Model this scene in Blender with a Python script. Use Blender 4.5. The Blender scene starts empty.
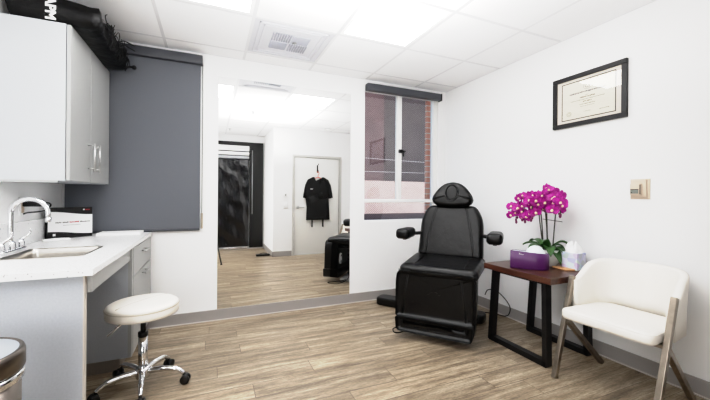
import bpy, bmesh, math, random
from mathutils import Vector, Matrix
random.seed(7)
PI = math.pi
S = bpy.context.scene
COL = S.collection
D = 3.348; XR = 2.651; XL = -1.078; H = 2.44; YD = 0.30; XC = 1.08; YB = -0.854

# ------------------------------------------------------------------ materials
def lin(c):
    return tuple(((x/255)/12.92 if x/255 <= .04045 else ((x/255+.055)/1.055)**2.4) for x in c)
def mat(name, rgb, rough=.5, metal=0., spec=.5, bump=0., bscale=200., var=0., vscale=8., coat=0., emit=0., sheen=0.):
    m = bpy.data.materials.new(name); m.use_nodes = True
    nt = m.node_tree; b = nt.nodes['Principled BSDF']
    c = lin(rgb)
    b.inputs['Base Color'].default_value = (*c, 1)
    b.inputs['Roughness'].default_value = rough
    b.inputs['Metallic'].default_value = metal
    b.inputs['Specular IOR Level'].default_value = spec
    b.inputs['Coat Weight'].default_value = coat
    b.inputs['Sheen Weight'].default_value = sheen
    tc = nt.nodes.new('ShaderNodeTexCoord')
    if var > 0:
        n = nt.nodes.new('ShaderNodeTexNoise'); n.inputs['Scale'].default_value = vscale; n.inputs['Detail'].default_value = 5
        r = nt.nodes.new('ShaderNodeValToRGB')
        r.color_ramp.elements[0].position = .3; r.color_ramp.elements[1].position = .7
        r.color_ramp.elements[0].color = (*[x*(1-var) for x in c], 1)
        r.color_ramp.elements[1].color = (*[min(1, x*(1+var)) for x in c], 1)
        nt.links.new(tc.outputs['Object'], n.inputs['Vector'])
        nt.links.new(n.outputs['Fac'], r.inputs['Fac']); nt.links.new(r.outputs['Color'], b.inputs['Base Color'])
    if bump > 0:
        n = nt.nodes.new('ShaderNodeTexNoise'); n.inputs['Scale'].default_value = bscale; n.inputs['Detail'].default_value = 4
        bp = nt.nodes.new('ShaderNodeBump'); bp.inputs['Strength'].default_value = bump; bp.inputs['Distance'].default_value = .01
        nt.links.new(tc.outputs['Object'], n.inputs['Vector'])
        nt.links.new(n.outputs['Fac'], bp.inputs['Height']); nt.links.new(bp.outputs['Normal'], b.inputs['Normal'])
    if emit > 0:
        b.inputs['Emission Color'].default_value = (1, 1, 1, 1); b.inputs['Emission Strength'].default_value = emit
    return m

M = {}
M['wall'] = mat('white_wall_paint', (243, 243, 243), .75, bump=.02, bscale=120)
M['tile'] = mat('ceiling_tile', (252, 252, 253), .9, bump=.04, bscale=150)
M['grid'] = mat('ceiling_grid_metal', (228, 228, 230), .6)
M['base'] = mat('grey_baseboard', (160, 156, 153), .5)
M['base_cap'] = mat('pale_caulk', (205, 200, 195), .6)
M['trim'] = mat('white_trim', (240, 240, 238), .45)
M['cab_end'] = mat('cabinet_laminate_cool', (190, 194, 198), .45)
M['cab'] = mat('cabinet_laminate', (168, 169, 168), .4)
M['cab_blue'] = mat('blue_grey_laminate', (178, 182, 188), .5, var=.04, vscale=120)
M['cab_dark'] = mat('dark_gap', (60, 60, 62), .8)
M['toe'] = mat('toe_kick', (150, 143, 136), .6)
M['steel'] = mat('brushed_steel', (190, 186, 180), .32, 1., var=.05, vscale=40)
M['chrome'] = mat('polished_chrome', (225, 226, 228), .08, 1.)
M['nickel'] = mat('satin_nickel', (192, 192, 192), .36, .85)
M['bronze'] = mat('brushed_pewter', (150, 141, 130), .34, 1., var=.12, vscale=30)
M['canskin'] = mat('dark_steel', (120, 113, 107), .3, 1., var=.08, vscale=25)
M['canlid'] = mat('pale_steel_lid', (188, 194, 202), .35, .6)
M['blackmetal'] = mat('black_powder_coat', (20, 20, 21), .45, .0)
M['blackplastic'] = mat('black_plastic', (17, 17, 18), .4)
M['leather'] = mat('black_leather', (7, 7, 8), .34, spec=.4, bump=.45, bscale=12)
M['leather_seam'] = mat('black_piping', (10, 10, 11), .4)
M['cream'] = mat('cream_vinyl', (234, 228, 218), .45, bump=.03, bscale=60)
M['cream_seam'] = mat('cream_seam', (196, 187, 174), .5)
M['white_up'] = mat('white_upholstery', (236, 231, 223), .55, bump=.04, bscale=400)
M['white'] = mat('white_plastic', (238, 238, 238), .4)
M['paper'] = mat('white_paper', (240, 240, 240), .7)
M['blind'] = mat('charcoal_blind_fabric', (104, 107, 113), .85, var=.06, vscale=400)
M['cassette'] = mat('charcoal_cassette', (76, 78, 84), .5)
M['wood_dark'] = None
M['purple'] = mat('purple_plastic', (84, 38, 92), .35)
M['palecyan'] = mat('pale_dome', (226, 236, 238), .35)
M['pot'] = mat('white_ceramic', (228, 230, 228), .25)
M['soil'] = mat('moss', (70, 66, 44), .9, var=.3, vscale=60)
M['leaf'] = mat('orchid_leaf', (62, 98, 52), .35, var=.25, vscale=20)
M['stem'] = mat('dark_stem', (52, 50, 36), .5)
M['petal'] = mat('magenta_petal', (165, 22, 138), .5, var=.4, vscale=45)
M['petal_c'] = mat('petal_throat', (250, 226, 190), .5)
M['bud'] = mat('orchid_bud', (108, 34, 78), .5)
M['beige'] = mat('beige_plastic', (208, 192, 175), .5)
M['beige_d'] = mat('beige_plastic_dark', (196, 178, 160), .5)  # darker beige, for the outlet socket
M['lcd'] = mat('grey_lcd', (138, 142, 136), .3)
M['frame'] = mat('black_frame', (26, 25, 26), .4)
M['mat_board'] = mat('cream_mat_board', (222, 212, 200), .8)
M['certificate'] = mat('cream_certificate', (226, 220, 202), .8)
M['ink'] = mat('grey_ink', (104, 100, 94), .8)
M['ink_dark'] = mat('dark_ink', (60, 56, 52), .8)
M['ink_red'] = mat('red_ink', (176, 60, 66), .8)
M['bag'] = mat('black_nylon', (10, 10, 11), .42, spec=.3, bump=1.0, bscale=11)
M['cord'] = mat('black_cord', (12, 12, 13), .6)
M['shirt'] = mat('black_cotton', (18, 19, 20), .8, bump=.5, bscale=14)
M['orange'] = mat('orange_hanger', (232, 110, 84), .4)
M['door'] = mat('door_paint', (236, 236, 233), .45)
M['doorframe'] = mat('door_frame_grey', (196, 194, 191), .5)
M['vinyl'] = mat('black_vinyl', (14, 15, 18), .16, spec=.7, bump=.8, bscale=7)
M['slat'] = mat('aluminium_slat', (176, 178, 182), .35, .5)
M['woodlite'] = mat('light_wood', (206, 160, 116), .5, var=.12, vscale=30)
M['brick_far'] = mat('dark_facade', (78, 70, 70), .85, var=.25, vscale=2.2)
M['pink'] = mat('pink_stucco', (216, 190, 178), .9, var=.06, vscale=4)
M['ext_ground'] = mat('dark_ground', (70, 52, 50), .9, var=.2, vscale=3)
M['rail'] = mat('white_rail', (215, 212, 210), .5)
M['cap'] = mat('white_letter', (235, 235, 235), .6)
M['basegrey'] = mat('light_grey_metal', (186, 186, 188), .4, .3)
M['vent'] = mat('vent_grey', (212, 213, 219), .6)
M['vent_d'] = mat('vent_slot', (180, 182, 190), .7)
M['lens'] = mat('light_diffuser', (250, 250, 250), .5, emit=12.0)
M['brass'] = mat('dull_brass', (160, 150, 136), .5)

def nodes_mat(name):
    m = bpy.data.materials.new(name); m.use_nodes = True
    return m, m.node_tree, m.node_tree.nodes['Principled BSDF']

def floor_material():
    m, nt, b = nodes_mat('wood_plank_floor'); N = nt.nodes.new; L = nt.links.new
    tc = N('ShaderNodeTexCoord')
    br = N('ShaderNodeTexBrick'); br.offset = 0; br.offset_frequency = 2; br.squash = 1
    br.inputs['Scale'].default_value = 1; br.inputs['Brick Width'].default_value = 1.22; br.inputs['Row Height'].default_value = .152
    br.inputs['Mortar Size'].default_value = .0016; br.inputs['Mortar Smooth'].default_value = .1; br.inputs['Bias'].default_value = 0
    br.inputs['Color1'].default_value = (0, 0, 0, 1); br.inputs['Color2'].default_value = (1, 1, 1, 1); br.inputs['Mortar'].default_value = (.5, .5, .5, 1)
    sp = N('ShaderNodeSeparateXYZ'); L(tc.outputs['Object'], sp.inputs[0])
    dv = N('ShaderNodeMath'); dv.operation = 'DIVIDE'; dv.inputs[1].default_value = .152; L(sp.outputs['Y'], dv.inputs[0])
    fl = N('ShaderNodeMath'); fl.operation = 'FLOOR'; L(dv.outputs[0], fl.inputs[0])
    wn = N('ShaderNodeTexWhiteNoise'); wn.noise_dimensions = '1D'; L(fl.outputs[0], wn.inputs['W'])
    ma = N('ShaderNodeMath'); ma.operation = 'MULTIPLY_ADD'; ma.inputs[1].default_value = 1.22; L(wn.outputs['Value'], ma.inputs[0]); L(sp.outputs['X'], ma.inputs[2])
    cb = N('ShaderNodeCombineXYZ'); L(ma.outputs[0], cb.inputs['X']); L(sp.outputs['Y'], cb.inputs['Y'])
    L(cb.outputs[0], br.inputs['Vector'])
    # per-plank shift of the grain
    sep = N('ShaderNodeSeparateColor'); L(br.outputs['Color'], sep.inputs['Color'])
    mul = N('ShaderNodeMath'); mul.operation = 'MULTIPLY'; mul.inputs[1].default_value = 37.0; L(sep.outputs['Red'], mul.inputs[0])
    cmb = N('ShaderNodeCombineXYZ'); L(mul.outputs[0], cmb.inputs['X']); L(mul.outputs[0], cmb.inputs['Z'])
    add = N('ShaderNodeVectorMath'); add.operation = 'ADD'; L(tc.outputs['Object'], add.inputs[0]); L(cmb.outputs[0], add.inputs[1])
    def noise(sx, sy, detail, sc):
        mp = N('ShaderNodeMapping'); mp.inputs['Scale'].default_value = (sx, sy, 1); L(add.outputs[0], mp.inputs['Vector'])
        n = N('ShaderNodeTexNoise'); n.inputs['Scale'].default_value = sc; n.inputs['Detail'].default_value = detail; n.inputs['Roughness'].default_value = .62
        L(mp.outputs[0], n.inputs['Vector']); return n
    n1 = noise(1.1, 14, 6, 1.6); n2 = noise(6, 60, 5, 2.2); n3 = noise(30, 90, 3, 2.0)
    r1 = N('ShaderNodeValToRGB'); e = r1.color_ramp.elements
    e[0].position = .30; e[0].color = (*lin((116, 104, 90)), 1); e[1].position = .68; e[1].color = (*lin((188, 176, 157)), 1)
    k = r1.color_ramp.elements.new(.5); k.color = (*lin((156, 142, 123)), 1)
    L(n1.outputs['Fac'], r1.inputs['Fac'])
    r2 = N('ShaderNodeValToRGB'); e = r2.color_ramp.elements
    e[0].position = .34; e[0].color = (.68, .66, .63, 1); e[1].position = .6; e[1].color = (1.1, 1.09, 1.08, 1)
    L(n2.outputs['Fac'], r2.inputs['Fac'])
    mx = N('ShaderNodeMix'); mx.data_type = 'RGBA'; mx.blend_type = 'MULTIPLY'; mx.inputs['Factor'].default_value = 1
    L(r1.outputs['Color'], mx.inputs[6]); L(r2.outputs['Color'], mx.inputs[7])
    r4 = N('ShaderNodeValToRGB'); e = r4.color_ramp.elements
    e[0].position = .3; e[0].color = (.78, .77, .75, 1); e[1].position = .62; e[1].color = (1.1, 1.1, 1.1, 1); L(n3.outputs['Fac'], r4.inputs['Fac'])
    mx4 = N('ShaderNodeMix'); mx4.data_type = 'RGBA'; mx4.blend_type = 'MULTIPLY'; mx4.inputs['Factor'].default_value = 1
    L(mx.outputs[2], mx4.inputs[6]); L(r4.outputs['Color'], mx4.inputs[7])
    # tone per plank
    r3 = N('ShaderNodeValToRGB'); e = r3.color_ramp.elements
    e[0].color = (.84, .83, .82, 1); e[1].color = (1.1, 1.09, 1.08, 1); L(sep.outputs['Red'], r3.inputs['Fac'])
    mx2 = N('ShaderNodeMix'); mx2.data_type = 'RGBA'; mx2.blend_type = 'MULTIPLY'; mx2.inputs['Factor'].default_value = 1
    L(mx4.outputs[2], mx2.inputs[6]); L(r3.outputs['Color'], mx2.inputs[7])
    mx3 = N('ShaderNodeMix'); mx3.data_type = 'RGBA'; L(br.outputs['Fac'], mx3.inputs['Factor'])
    L(mx2.outputs[2], mx3.inputs[6]); mx3.inputs[7].default_value = (*lin((92, 78, 66)), 1)
    L(mx3.outputs[2], b.inputs['Base Color'])
    b.inputs['Roughness'].default_value = .38; b.inputs['Specular IOR Level'].default_value = .4
    bp = N('ShaderNodeBump'); bp.inputs['Strength'].default_value = .12; bp.inputs['Distance'].default_value = .004
    L(n2.outputs['Fac'], bp.inputs['Height']); L(bp.outputs['Normal'], b.inputs['Normal'])
    return m
M['floor'] = floor_material()

def quartz_material():
    m, nt, b = nodes_mat('white_speckled_quartz'); N = nt.nodes.new; L = nt.links.new
    tc = N('ShaderNodeTexCoord'); v = N('ShaderNodeTexVoronoi'); v.inputs['Scale'].default_value = 85
    L(tc.outputs['Object'], v.inputs['Vector'])
    r = N('ShaderNodeValToRGB'); e = r.color_ramp.elements
    e[0].position = .10; e[0].color = (1, 1, 1, 1); e[1].position = .3; e[1].color = (0, 0, 0, 1); L(v.outputs['Distance'], r.inputs['Fac'])
    sc = N('ShaderNodeSeparateColor'); L(v.outputs['Color'], sc.inputs['Color'])
    gt = N('ShaderNodeMath'); gt.operation = 'GREATER_THAN'; gt.inputs[1].default_value = .35; L(sc.outputs['Red'], gt.inputs[0])
    mu = N('ShaderNodeMath'); mu.operation = 'MULTIPLY'; L(gt.outputs[0], mu.inputs[0]); L(r.outputs['Color'], mu.inputs[1])
    cr = N('ShaderNodeValToRGB'); e = cr.color_ramp.elements; e[0].color = (*lin((96, 94, 96)), 1); e[1].color = (*lin((190, 184, 178)), 1)
    L(sc.outputs['Green'], cr.inputs['Fac'])
    mx = N('ShaderNodeMix'); mx.data_type = 'RGBA'; L(mu.outputs[0], mx.inputs['Factor'])
    mx.inputs[6].default_value = (*lin((235, 235, 235)), 1); L(cr.outputs['Color'], mx.inputs[7])
    L(mx.outputs[2], b.inputs['Base Color']); b.inputs['Roughness'].default_value = .25
    return m
M['quartz'] = quartz_material()

def walnut_material():
    m, nt, b = nodes_mat('dark_walnut_wood'); N = nt.nodes.new; L = nt.links.new
    tc = N('ShaderNodeTexCoord'); mp = N('ShaderNodeMapping'); mp.inputs['Scale'].default_value = (14, 1.2, 14); L(tc.outputs['Object'], mp.inputs['Vector'])
    n = N('ShaderNodeTexNoise'); n.inputs['Scale'].default_value = 2; n.inputs['Detail'].default_value = 6; L(mp.outputs[0], n.inputs['Vector'])
    r = N('ShaderNodeValToRGB'); e = r.color_ramp.elements
    e[0].position = .3; e[0].color = (*lin((52, 32, 26)), 1); e[1].position = .7; e[1].color = (*lin((92, 58, 45)), 1); L(n.outputs['Fac'], r.inputs['Fac'])
    L(r.outputs['Color'], b.inputs['Base Color']); b.inputs['Roughness'].default_value = .3
    return m
M['walnut'] = walnut_material()

def brick_material():
    m, nt, b = nodes_mat('red_brick'); N = nt.nodes.new; L = nt.links.new
    tc = N('ShaderNodeTexCoord'); mp = N('ShaderNodeMapping'); mp.inputs['Rotation'].default_value = (PI/2, 0, 0); L(tc.outputs['Object'], mp.inputs['Vector'])
    br = N('ShaderNodeTexBrick'); br.inputs['Scale'].default_value = 1; br.inputs['Brick Width'].default_value = .2; br.inputs['Row Height'].default_value = .07
    br.inputs['Mortar Size'].default_value = .006
    br.inputs['Color1'].default_value = (*lin((234, 166, 138)), 1); br.inputs['Color2'].default_value = (*lin((246, 186, 158)), 1); br.inputs['Mortar'].default_value = (*lin((252, 240, 230)), 1)
    L(mp.outputs[0], br.inputs['Vector']); L(br.outputs['Color'], b.inputs['Base Color']); b.inputs['Roughness'].default_value = .9
    return m
M['brick'] = brick_material()

def screen_material():
    m = bpy.data.materials.new('perforated_screen'); m.use_nodes = True; nt = m.node_tree; nt.nodes.clear(); N = nt.nodes.new; L = nt.links.new
    out = N('ShaderNodeOutputMaterial'); mix = N('ShaderNodeMixShader'); tr = N('ShaderNodeBsdfTransparent'); df = N('ShaderNodeBsdfDiffuse')
    df.inputs['Color'].default_value = (*lin((132, 122, 120)), 1)
    tc = N('ShaderNodeTexCoord'); mp = N('ShaderNodeMapping'); mp.inputs['Rotation'].default_value = (0, PI/4, 0); mp.inputs['Scale'].default_value = (58, 58, 58)
    L(tc.outputs['Object'], mp.inputs['Vector'])
    fr = N('ShaderNodeVectorMath'); fr.operation = 'FRACTION'; L(mp.outputs[0], fr.inputs[0])
    sb = N('ShaderNodeVectorMath'); sb.operation = 'SUBTRACT'; sb.inputs[1].default_value = (.5, .5, .5); L(fr.outputs[0], sb.inputs[0])
    sx = N('ShaderNodeSeparateXYZ'); L(sb.outputs[0], sx.inputs[0])
    cx = N('ShaderNodeCombineXYZ'); L(sx.outputs['X'], cx.inputs['X']); L(sx.outputs['Z'], cx.inputs['Z'])
    ln = N('ShaderNodeVectorMath'); ln.operation = 'LENGTH'; L(cx.outputs[0], ln.inputs[0])
    lt = N('ShaderNodeMath'); lt.operation = 'LESS_THAN'; lt.inputs[1].default_value = .49; L(ln.outputs['Value'], lt.inputs[0])
    L(lt.outputs[0], mix.inputs['Fac']); L(df.outputs[0], mix.inputs[1]); L(tr.outputs[0], mix.inputs[2]); L(mix.outputs[0], out.inputs['Surface'])
    return m
M['screen'] = screen_material()

def glass_material(name, tint=(1, 1, 1), k=.10):
    m = bpy.data.materials.new(name); m.use_nodes = True; nt = m.node_tree; nt.nodes.clear(); N = nt.nodes.new; L = nt.links.new
    out = N('ShaderNodeOutputMaterial'); mix = N('ShaderNodeMixShader'); tr = N('ShaderNodeBsdfTransparent'); gl = N('ShaderNodeBsdfGlossy')
    tr.inputs['Color'].default_value = (*tint, 1); gl.inputs['Roughness'].default_value = .0
    fr = N('ShaderNodeFresnel'); fr.inputs['IOR'].default_value = 1.45
    ad = N('ShaderNodeMath'); ad.operation = 'ADD'; ad.inputs[1].default_value = k; L(fr.outputs[0], ad.inputs[0])
    L(ad.outputs[0], mix.inputs['Fac']); L(tr.outputs[0], mix.inputs[1]); L(gl.outputs[0], mix.inputs[2]); L(mix.outputs[0], out.inputs['Surface'])
    return m
M['glass'] = glass_material('window_glass', (.96, .97, .97), .06)
M['picture_glass'] = glass_material('picture_glass', (1, 1, 1), .01)
m, nt, b = nodes_mat('mirror_silver'); b.inputs['Metallic'].default_value = 1; b.inputs['Roughness'].default_value = 0.0
b.inputs['Base Color'].default_value = (.97, .975, .97, 1); M['mirror'] = m

def tissue_box_material():
    m, nt, b = nodes_mat('pastel_floral_card'); N = nt.nodes.new; L = nt.links.new
    tc = N('ShaderNodeTexCoord'); v = N('ShaderNodeTexVoronoi'); v.inputs['Scale'].default_value = 26; L(tc.outputs['Object'], v.inputs['Vector'])
    r = N('ShaderNodeValToRGB'); r.color_ramp.interpolation = 'LINEAR'; e = r.color_ramp.elements
    e[0].position = .0; e[0].color = (*lin((226, 228, 240)), 1); e[1].position = 1; e[1].color = (*lin((236, 238, 244)), 1)
    for p_, c_ in ((.25, (190, 194, 226)), (.45, (214, 232, 236)), (.62, (206, 190, 222)), (.8, (196, 222, 204))):
        q = r.color_ramp.elements.new(p_); q.color = (*lin(c_), 1)
    s = N('ShaderNodeSeparateColor'); L(v.outputs['Color'], s.inputs['Color']); L(s.outputs['Red'], r.inputs['Fac'])
    L(r.outputs['Color'], b.inputs['Base Color']); b.inputs['Roughness'].default_value = .5
    return m
M['floral'] = tissue_box_material()

# ------------------------------------------------------------------ geometry helpers
def obj(name, bm, m, parent=None, loc=None, smooth=True, wn=False, kind=None):
    me = bpy.data.meshes.new(name); bmesh.ops.recalc_face_normals(bm, faces=bm.faces[:])
    if loc is not None:
        bmesh.ops.translate(bm, verts=bm.verts[:], vec=-Vector(loc))
    bm.to_mesh(me); bm.free()
    for x in (m if isinstance(m, (list, tuple)) else [m]): me.materials.append(x)
    if smooth: me.polygons.foreach_set('use_smooth', [True]*len(me.polygons))
    o = bpy.data.objects.new(name, me); COL.objects.link(o)
    if loc is not None: o.location = loc
    if parent is not None: o.parent = parent
    if wn:
        md = o.modifiers.new('wn', 'WEIGHTED_NORMAL'); md.keep_sharp = True; md.weight = 80
    if kind: o['kind'] = kind
    return o
def empty(name, label, cat, loc=(0, 0, 0), rz=0, group=None):
    o = bpy.data.objects.new(name, None); COL.objects.link(o); o.location = loc; o.rotation_euler = (0, 0, rz)
    o.empty_display_size = .1
    return tag(o, label, cat, group)
def tag(o, label, cat, group=None):
    o['label'] = label; o['category'] = cat
    if group: o['group'] = group
    return o
def nb(): return bmesh.new()
def box(bm, x0, x1, y0, y1, z0, z1, bev=0, seg=2, mi=0):
    M4 = Matrix.Translation(((x0+x1)/2, (y0+y1)/2, (z0+z1)/2)) @ Matrix.Diagonal((x1-x0, y1-y0, z1-z0, 1))
    r = bmesh.ops.create_cube(bm, size=1, matrix=M4)
    vs = r['verts']; fs = list({f for v in vs for f in v.link_faces})
    for f in fs: f.material_index = mi
    if bev > 0:
        es = list({e for v in vs for e in v.link_edges})
        rr = bmesh.ops.bevel(bm, geom=es, offset=bev, segments=seg, profile=.5, affect='EDGES', clamp_overlap=True)
        for f in rr['faces']: f.material_index = mi
    return bm
def bx(x0, x1, y0, y1, z0, z1, bev=0, seg=2): return box(nb(), x0, x1, y0, y1, z0, z1, bev, seg)
def frame_of(d):
    d = d.normalized(); a = Vector((0, 0, 1)) if abs(d.z) < .9 else Vector((1, 0, 0))
    u = d.cross(a).normalized(); return u, d.cross(u).normalized()
def tube(bm, pts, r, n=10, cap=True, mi=0):
    pts = [Vector(p) for p in pts]; rs = r if isinstance(r, (list, tuple)) else [r]*len(pts)
    rings = []; u = None
    for i, p in enumerate(pts):
        t = (pts[min(i+1, len(pts)-1)] - pts[max(i-1, 0)])
        if t.length < 1e-9: t = Vector((0, 0, 1))
        t.normalize()
        if u is None: u, _ = frame_of(t)
        else:
            u = u - t*u.dot(t)
            if u.length < 1e-6: u, _ = frame_of(t)
            u.normalize()
        w = t.cross(u)
        rings.append([bm.verts.new(p + (u*math.cos(2*PI*k/n) + w*math.sin(2*PI*k/n))*rs[i]) for k in range(n)])
    fs = []
    for a, b_ in zip(rings, rings[1:]):
        for k in range(n): fs.append(bm.faces.new((a[k], a[(k+1) % n], b_[(k+1) % n], b_[k])))
    if cap: fs.append(bm.faces.new(rings[0][::-1])); fs.append(bm.faces.new(rings[-1]))
    for f in fs: f.material_index = mi
    return bm
def bar(bm, p, q, w, h, up=(0, 0, 1), bev=.003):
    """rectangular bar from p to q; w across, h along `up`."""
    p = Vector(p); q = Vector(q); d = (q-p); L = d.length; d.normalize(); up = Vector(up); s = d.cross(up).normalized(); u = s.cross(d)
    m4 = Matrix((s, d, u)).transposed().to_4x4(); m4.translation = (p+q)/2
    b2 = bmesh.new(); box(b2, -w/2, w/2, -L/2, L/2, -h/2, h/2, bev, 2); b2.transform(m4)
    me = bpy.data.meshes.new('t'); b2.to_mesh(me); b2.free(); bm.from_mesh(me); bpy.data.meshes.remove(me); return bm
def lathe(bm, prof, n=40, c=(0, 0, 0), mi=0):
    rings = []
    for r, z in prof:
        if r < 1e-6: rings.append([bm.verts.new((c[0], c[1], c[2]+z))])
        else: rings.append([bm.verts.new((c[0]+r*math.cos(2*PI*k/n), c[1]+r*math.sin(2*PI*k/n), c[2]+z)) for k in range(n)])
    for a, b_ in zip(rings, rings[1:]):
        for k in range(n):
            k2 = (k+1) % n
            if len(a) == 1 and len(b_) == 1: continue
            if len(a) == 1: f = bm.faces.new((a[0], b_[k], b_[k2]))
            elif len(b_) == 1: f = bm.faces.new((a[k], a[k2], b_[0]))
            else: f = bm.faces.new((a[k], a[k2], b_[k2], b_[k]))
            f.material_index = mi
    return bm
def ellipsoid(bm, c, r, n=20, m4=None, mi=0):
    mm = Matrix.Translation(c) @ (m4 if m4 else Matrix.Identity(4)) @ Matrix.Diagonal((*r, 1))
    rr = bmesh.ops.create_uvsphere(bm, u_segments=n, v_segments=n//2+2, radius=1, matrix=mm)
    for f in {f for v in rr['verts'] for f in v.link_faces}: f.material_index = mi
    return bm
def round_poly(pts, r, seg=5):
    """round the corners of a 2-D polygon (ccw); r a number or one per corner"""
    out = []; n = len(pts)
    for i, p in enumerate(pts):
        ri = r[i] if isinstance(r, (list, tuple)) else r
        p = Vector(p); a = Vector(pts[i-1]); b_ = Vector(pts[(i+1) % n]); da = (a-p); db = (b_-p)
        k = min(ri, da.length*.49, db.length*.49)
        if k < 1e-5: out.append(p); continue
        s = p + da.normalized()*k; e = p + db.normalized()*k
        for j in range(seg+1):
            t = j/seg; out.append(s*(1-t)**2 + p*2*t*(1-t) + e*t*t)
    return out
def inset(poly, d):
    n = len(poly); out = []
    for i in range(n):
        a = poly[i-1]; p = poly[i]; b_ = poly[(i+1) % n]
        e1 = (p-a); e2 = (b_-p)
        n1 = Vector((-e1.y, e1.x)); n2 = Vector((-e2.y, e2.x))
        if n1.length > 1e-9: n1.normalize()
        if n2.length > 1e-9: n2.normalize()
        nn = n1+n2
        if nn.length < 1e-6: nn = n1
        nn.normalize(); c = max(.5, nn.dot(n1)) if n1.length > 0 else 1
        out.append(p + nn*(d/c))
    return out
def pad(bm, poly, w0, w1, r, f, bulge=.0, bulge_back=0., seg=5, mi=0):
    """cushion: ccw outline `poly` lofted from w0 to w1 with rounded rims, f(u,v,w)->xyz"""
    layers = []
    cen = sum(poly, Vector((0, 0)))/len(poly)
    def ring(pl, w): layers.append([bm.verts.new(f(p.x, p.y, w)) for p in pl])
    inb = inset(poly, r)
    for s in (.35, .7):
        ring([cen + (p-cen)*s for p in inb], w0 - bulge_back*(1-s*s))
    for j in range(seg+1):
        t = PI/2*(1-j/seg); ring(inset(poly, r*(1-math.cos(t))), w0 + r*(1-math.sin(t)))
    for j in range(seg+1):
        t = PI/2*j/seg; ring(inset(poly, r*(1-math.cos(t))), w1 - r*(1-math.sin(t)))
    for s in (.92, .8, .6, .35):
        ring([cen + (p-cen)*s for p in inb], w1 + bulge*(1-s*s))
    n = len(poly)
    fs = []
    for a, b_ in zip(layers, layers[1:]):
        for k in range(n): fs.append(bm.faces.new((a[k], a[(k+1) % n], b_[(k+1) % n], b_[k])))
    c0 = bm.verts.new(f(cen.x, cen.y, w0-bulge_back)); c1 = bm.verts.new(f(cen.x, cen.y, w1+bulge))
    for k in range(n):
        fs.append(bm.faces.new((layers[0][(k+1) % n], layers[0][k], c0))); fs.append(bm.faces.new((layers[-1][k], layers[-1][(k+1) % n], c1)))
    for q in fs: q.material_index = mi
    return bm
def prism(bm, poly, w0, w1, f, mi=0):
    a = [bm.verts.new(f(p[0], p[1], w0)) for p in poly]; b_ = [bm.verts.new(f(p[0], p[1], w1)) for p in poly]; n = len(poly)
    fs = [bm.faces.new(a[::-1]), bm.faces.new(b_)]
    for k in range(n): fs.append(bm.faces.new((a[k], a[(k+1) % n], b_[(k+1) % n], b_[k])))
    for q in fs: q.material_index = mi
    return bm
def spline(pts, n=8):
    pts = [Vector(p) for p in pts]; P = [pts[0]*2-pts[1]] + pts + [pts[-1]*2-pts[-2]]; out = []
    for i in range(1, len(P)-2):
        for j in range(n):
            t = j/n; a, b_, c, d = P[i-1:i+3]
            out.append(.5*((2*b_) + (c-a)*t + (2*a-5*b_+4*c-d)*t*t + (3*b_-a-3*c+d)*t**3))
    out.append(pts[-1]); return out
XZ = lambda y_: (lambda u, v, w: (u, y_+w, v))
XY = lambda u, v, w: (u, v, w)
def rect(a, b_, c, d): return [Vector((a, c)), Vector((b_, c)), Vector((b_, d)), Vector((a, d))]
def copy_tree(o, parent=None):
    c = o.copy(); COL.objects.link(c); c.parent = parent
    for ch in list(o.children): copy_tree(ch, c)
    return c
def text_bm(s, size, depth=.001, off=0):
    cu = bpy.data.curves.new('t', 'FONT'); cu.body = s; cu.size = size; cu.extrude = depth; cu.offset = off; cu.align_x = 'CENTER'; cu.align_y = 'CENTER'
    o = bpy.data.objects.new('t', cu); COL.objects.link(o); bpy.context.view_layer.update()
    me = bpy.data.meshes.new_from_object(o.evaluated_get(bpy.context.evaluated_depsgraph_get()))
    b2 = bmesh.new(); b2.from_mesh(me); bpy.data.objects.remove(o); bpy.data.curves.remove(cu); bpy.data.meshes.remove(me); return b2
def struct(name, bm, m, parent=None, smooth=False): return obj(name, bm, m, parent, smooth=smooth, kind='structure' if parent is None else None)

# ------------------------------------------------------------------ camera
f_px, th, y0, hc, ro = 334.923, .407308, 196.065, 1.1546, .00758
F = Vector((math.sin(th), math.cos(th), 0)); R0 = Vector((math.cos(th), -math.sin(th), 0)); U0 = Vector((0, 0, 1))
Rv = R0*math.cos(ro)+U0*math.sin(ro); Uv = U0*math.cos(ro)-R0*math.sin(ro)
cam = bpy.data.cameras.new('camera'); co = bpy.data.objects.new('camera', cam); COL.objects.link(co)
m4 = Matrix((Rv, Uv, -F)).transposed().to_4x4(); m4.translation = (0, 0, hc); co.matrix_world = m4
cam.sensor_width = 36; cam.lens = f_px/710*36; cam.shift_y = -(200-y0)/710; cam.clip_start = .02
S.camera = co

# ------------------------------------------------------------------ setting
WX0, WX1, WZ0, WZ1 = 1.555, 2.54, .87, 2.36    # right window opening
struct('floor', bx(XL-.1, XR+.1, YB-.1, D+.12, -.1, 0), M['floor'])
# back wall with an opening for the right window
b = nb()
box(b, XL-.1, WX0, D, D+.12, 0, H); box(b, WX1, XR+.1, D, D+.12, 0, H); box(b, WX0, WX1, D, D+.12, 0, WZ0); box(b, WX0, WX1, D, D+.12, WZ1, H)
struct('wall_back', b, M['wall'])
struct('wall_left', bx(XL-.1, XL, YB, D, 0, H), M['wall'])
struct('wall_right', bx(XR, XR+.1, YD-.1, D, 0, H), M['wall'])
# wall with the door behind the camera, alcove side and alcove end
DX0, DX1, DZ = 1.485, 2.40, 1.90
b = nb(); box(b, XC+.1, DX0, YD-.1, YD, 0, H); box(b, DX1, XR, YD-.1, YD, 0, H); box(b, DX0, DX1, YD-.1, YD, DZ, H)
struct('wall_front', b, M['wall'])
struct('wall_alcove', bx(XC, XC+.1, YB, YD, 0, H), M['wall'])
struct('wall_rear', bx(XL-.1, XC+.1, YB-.1, YB, 0, H), M['wall'])
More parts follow.
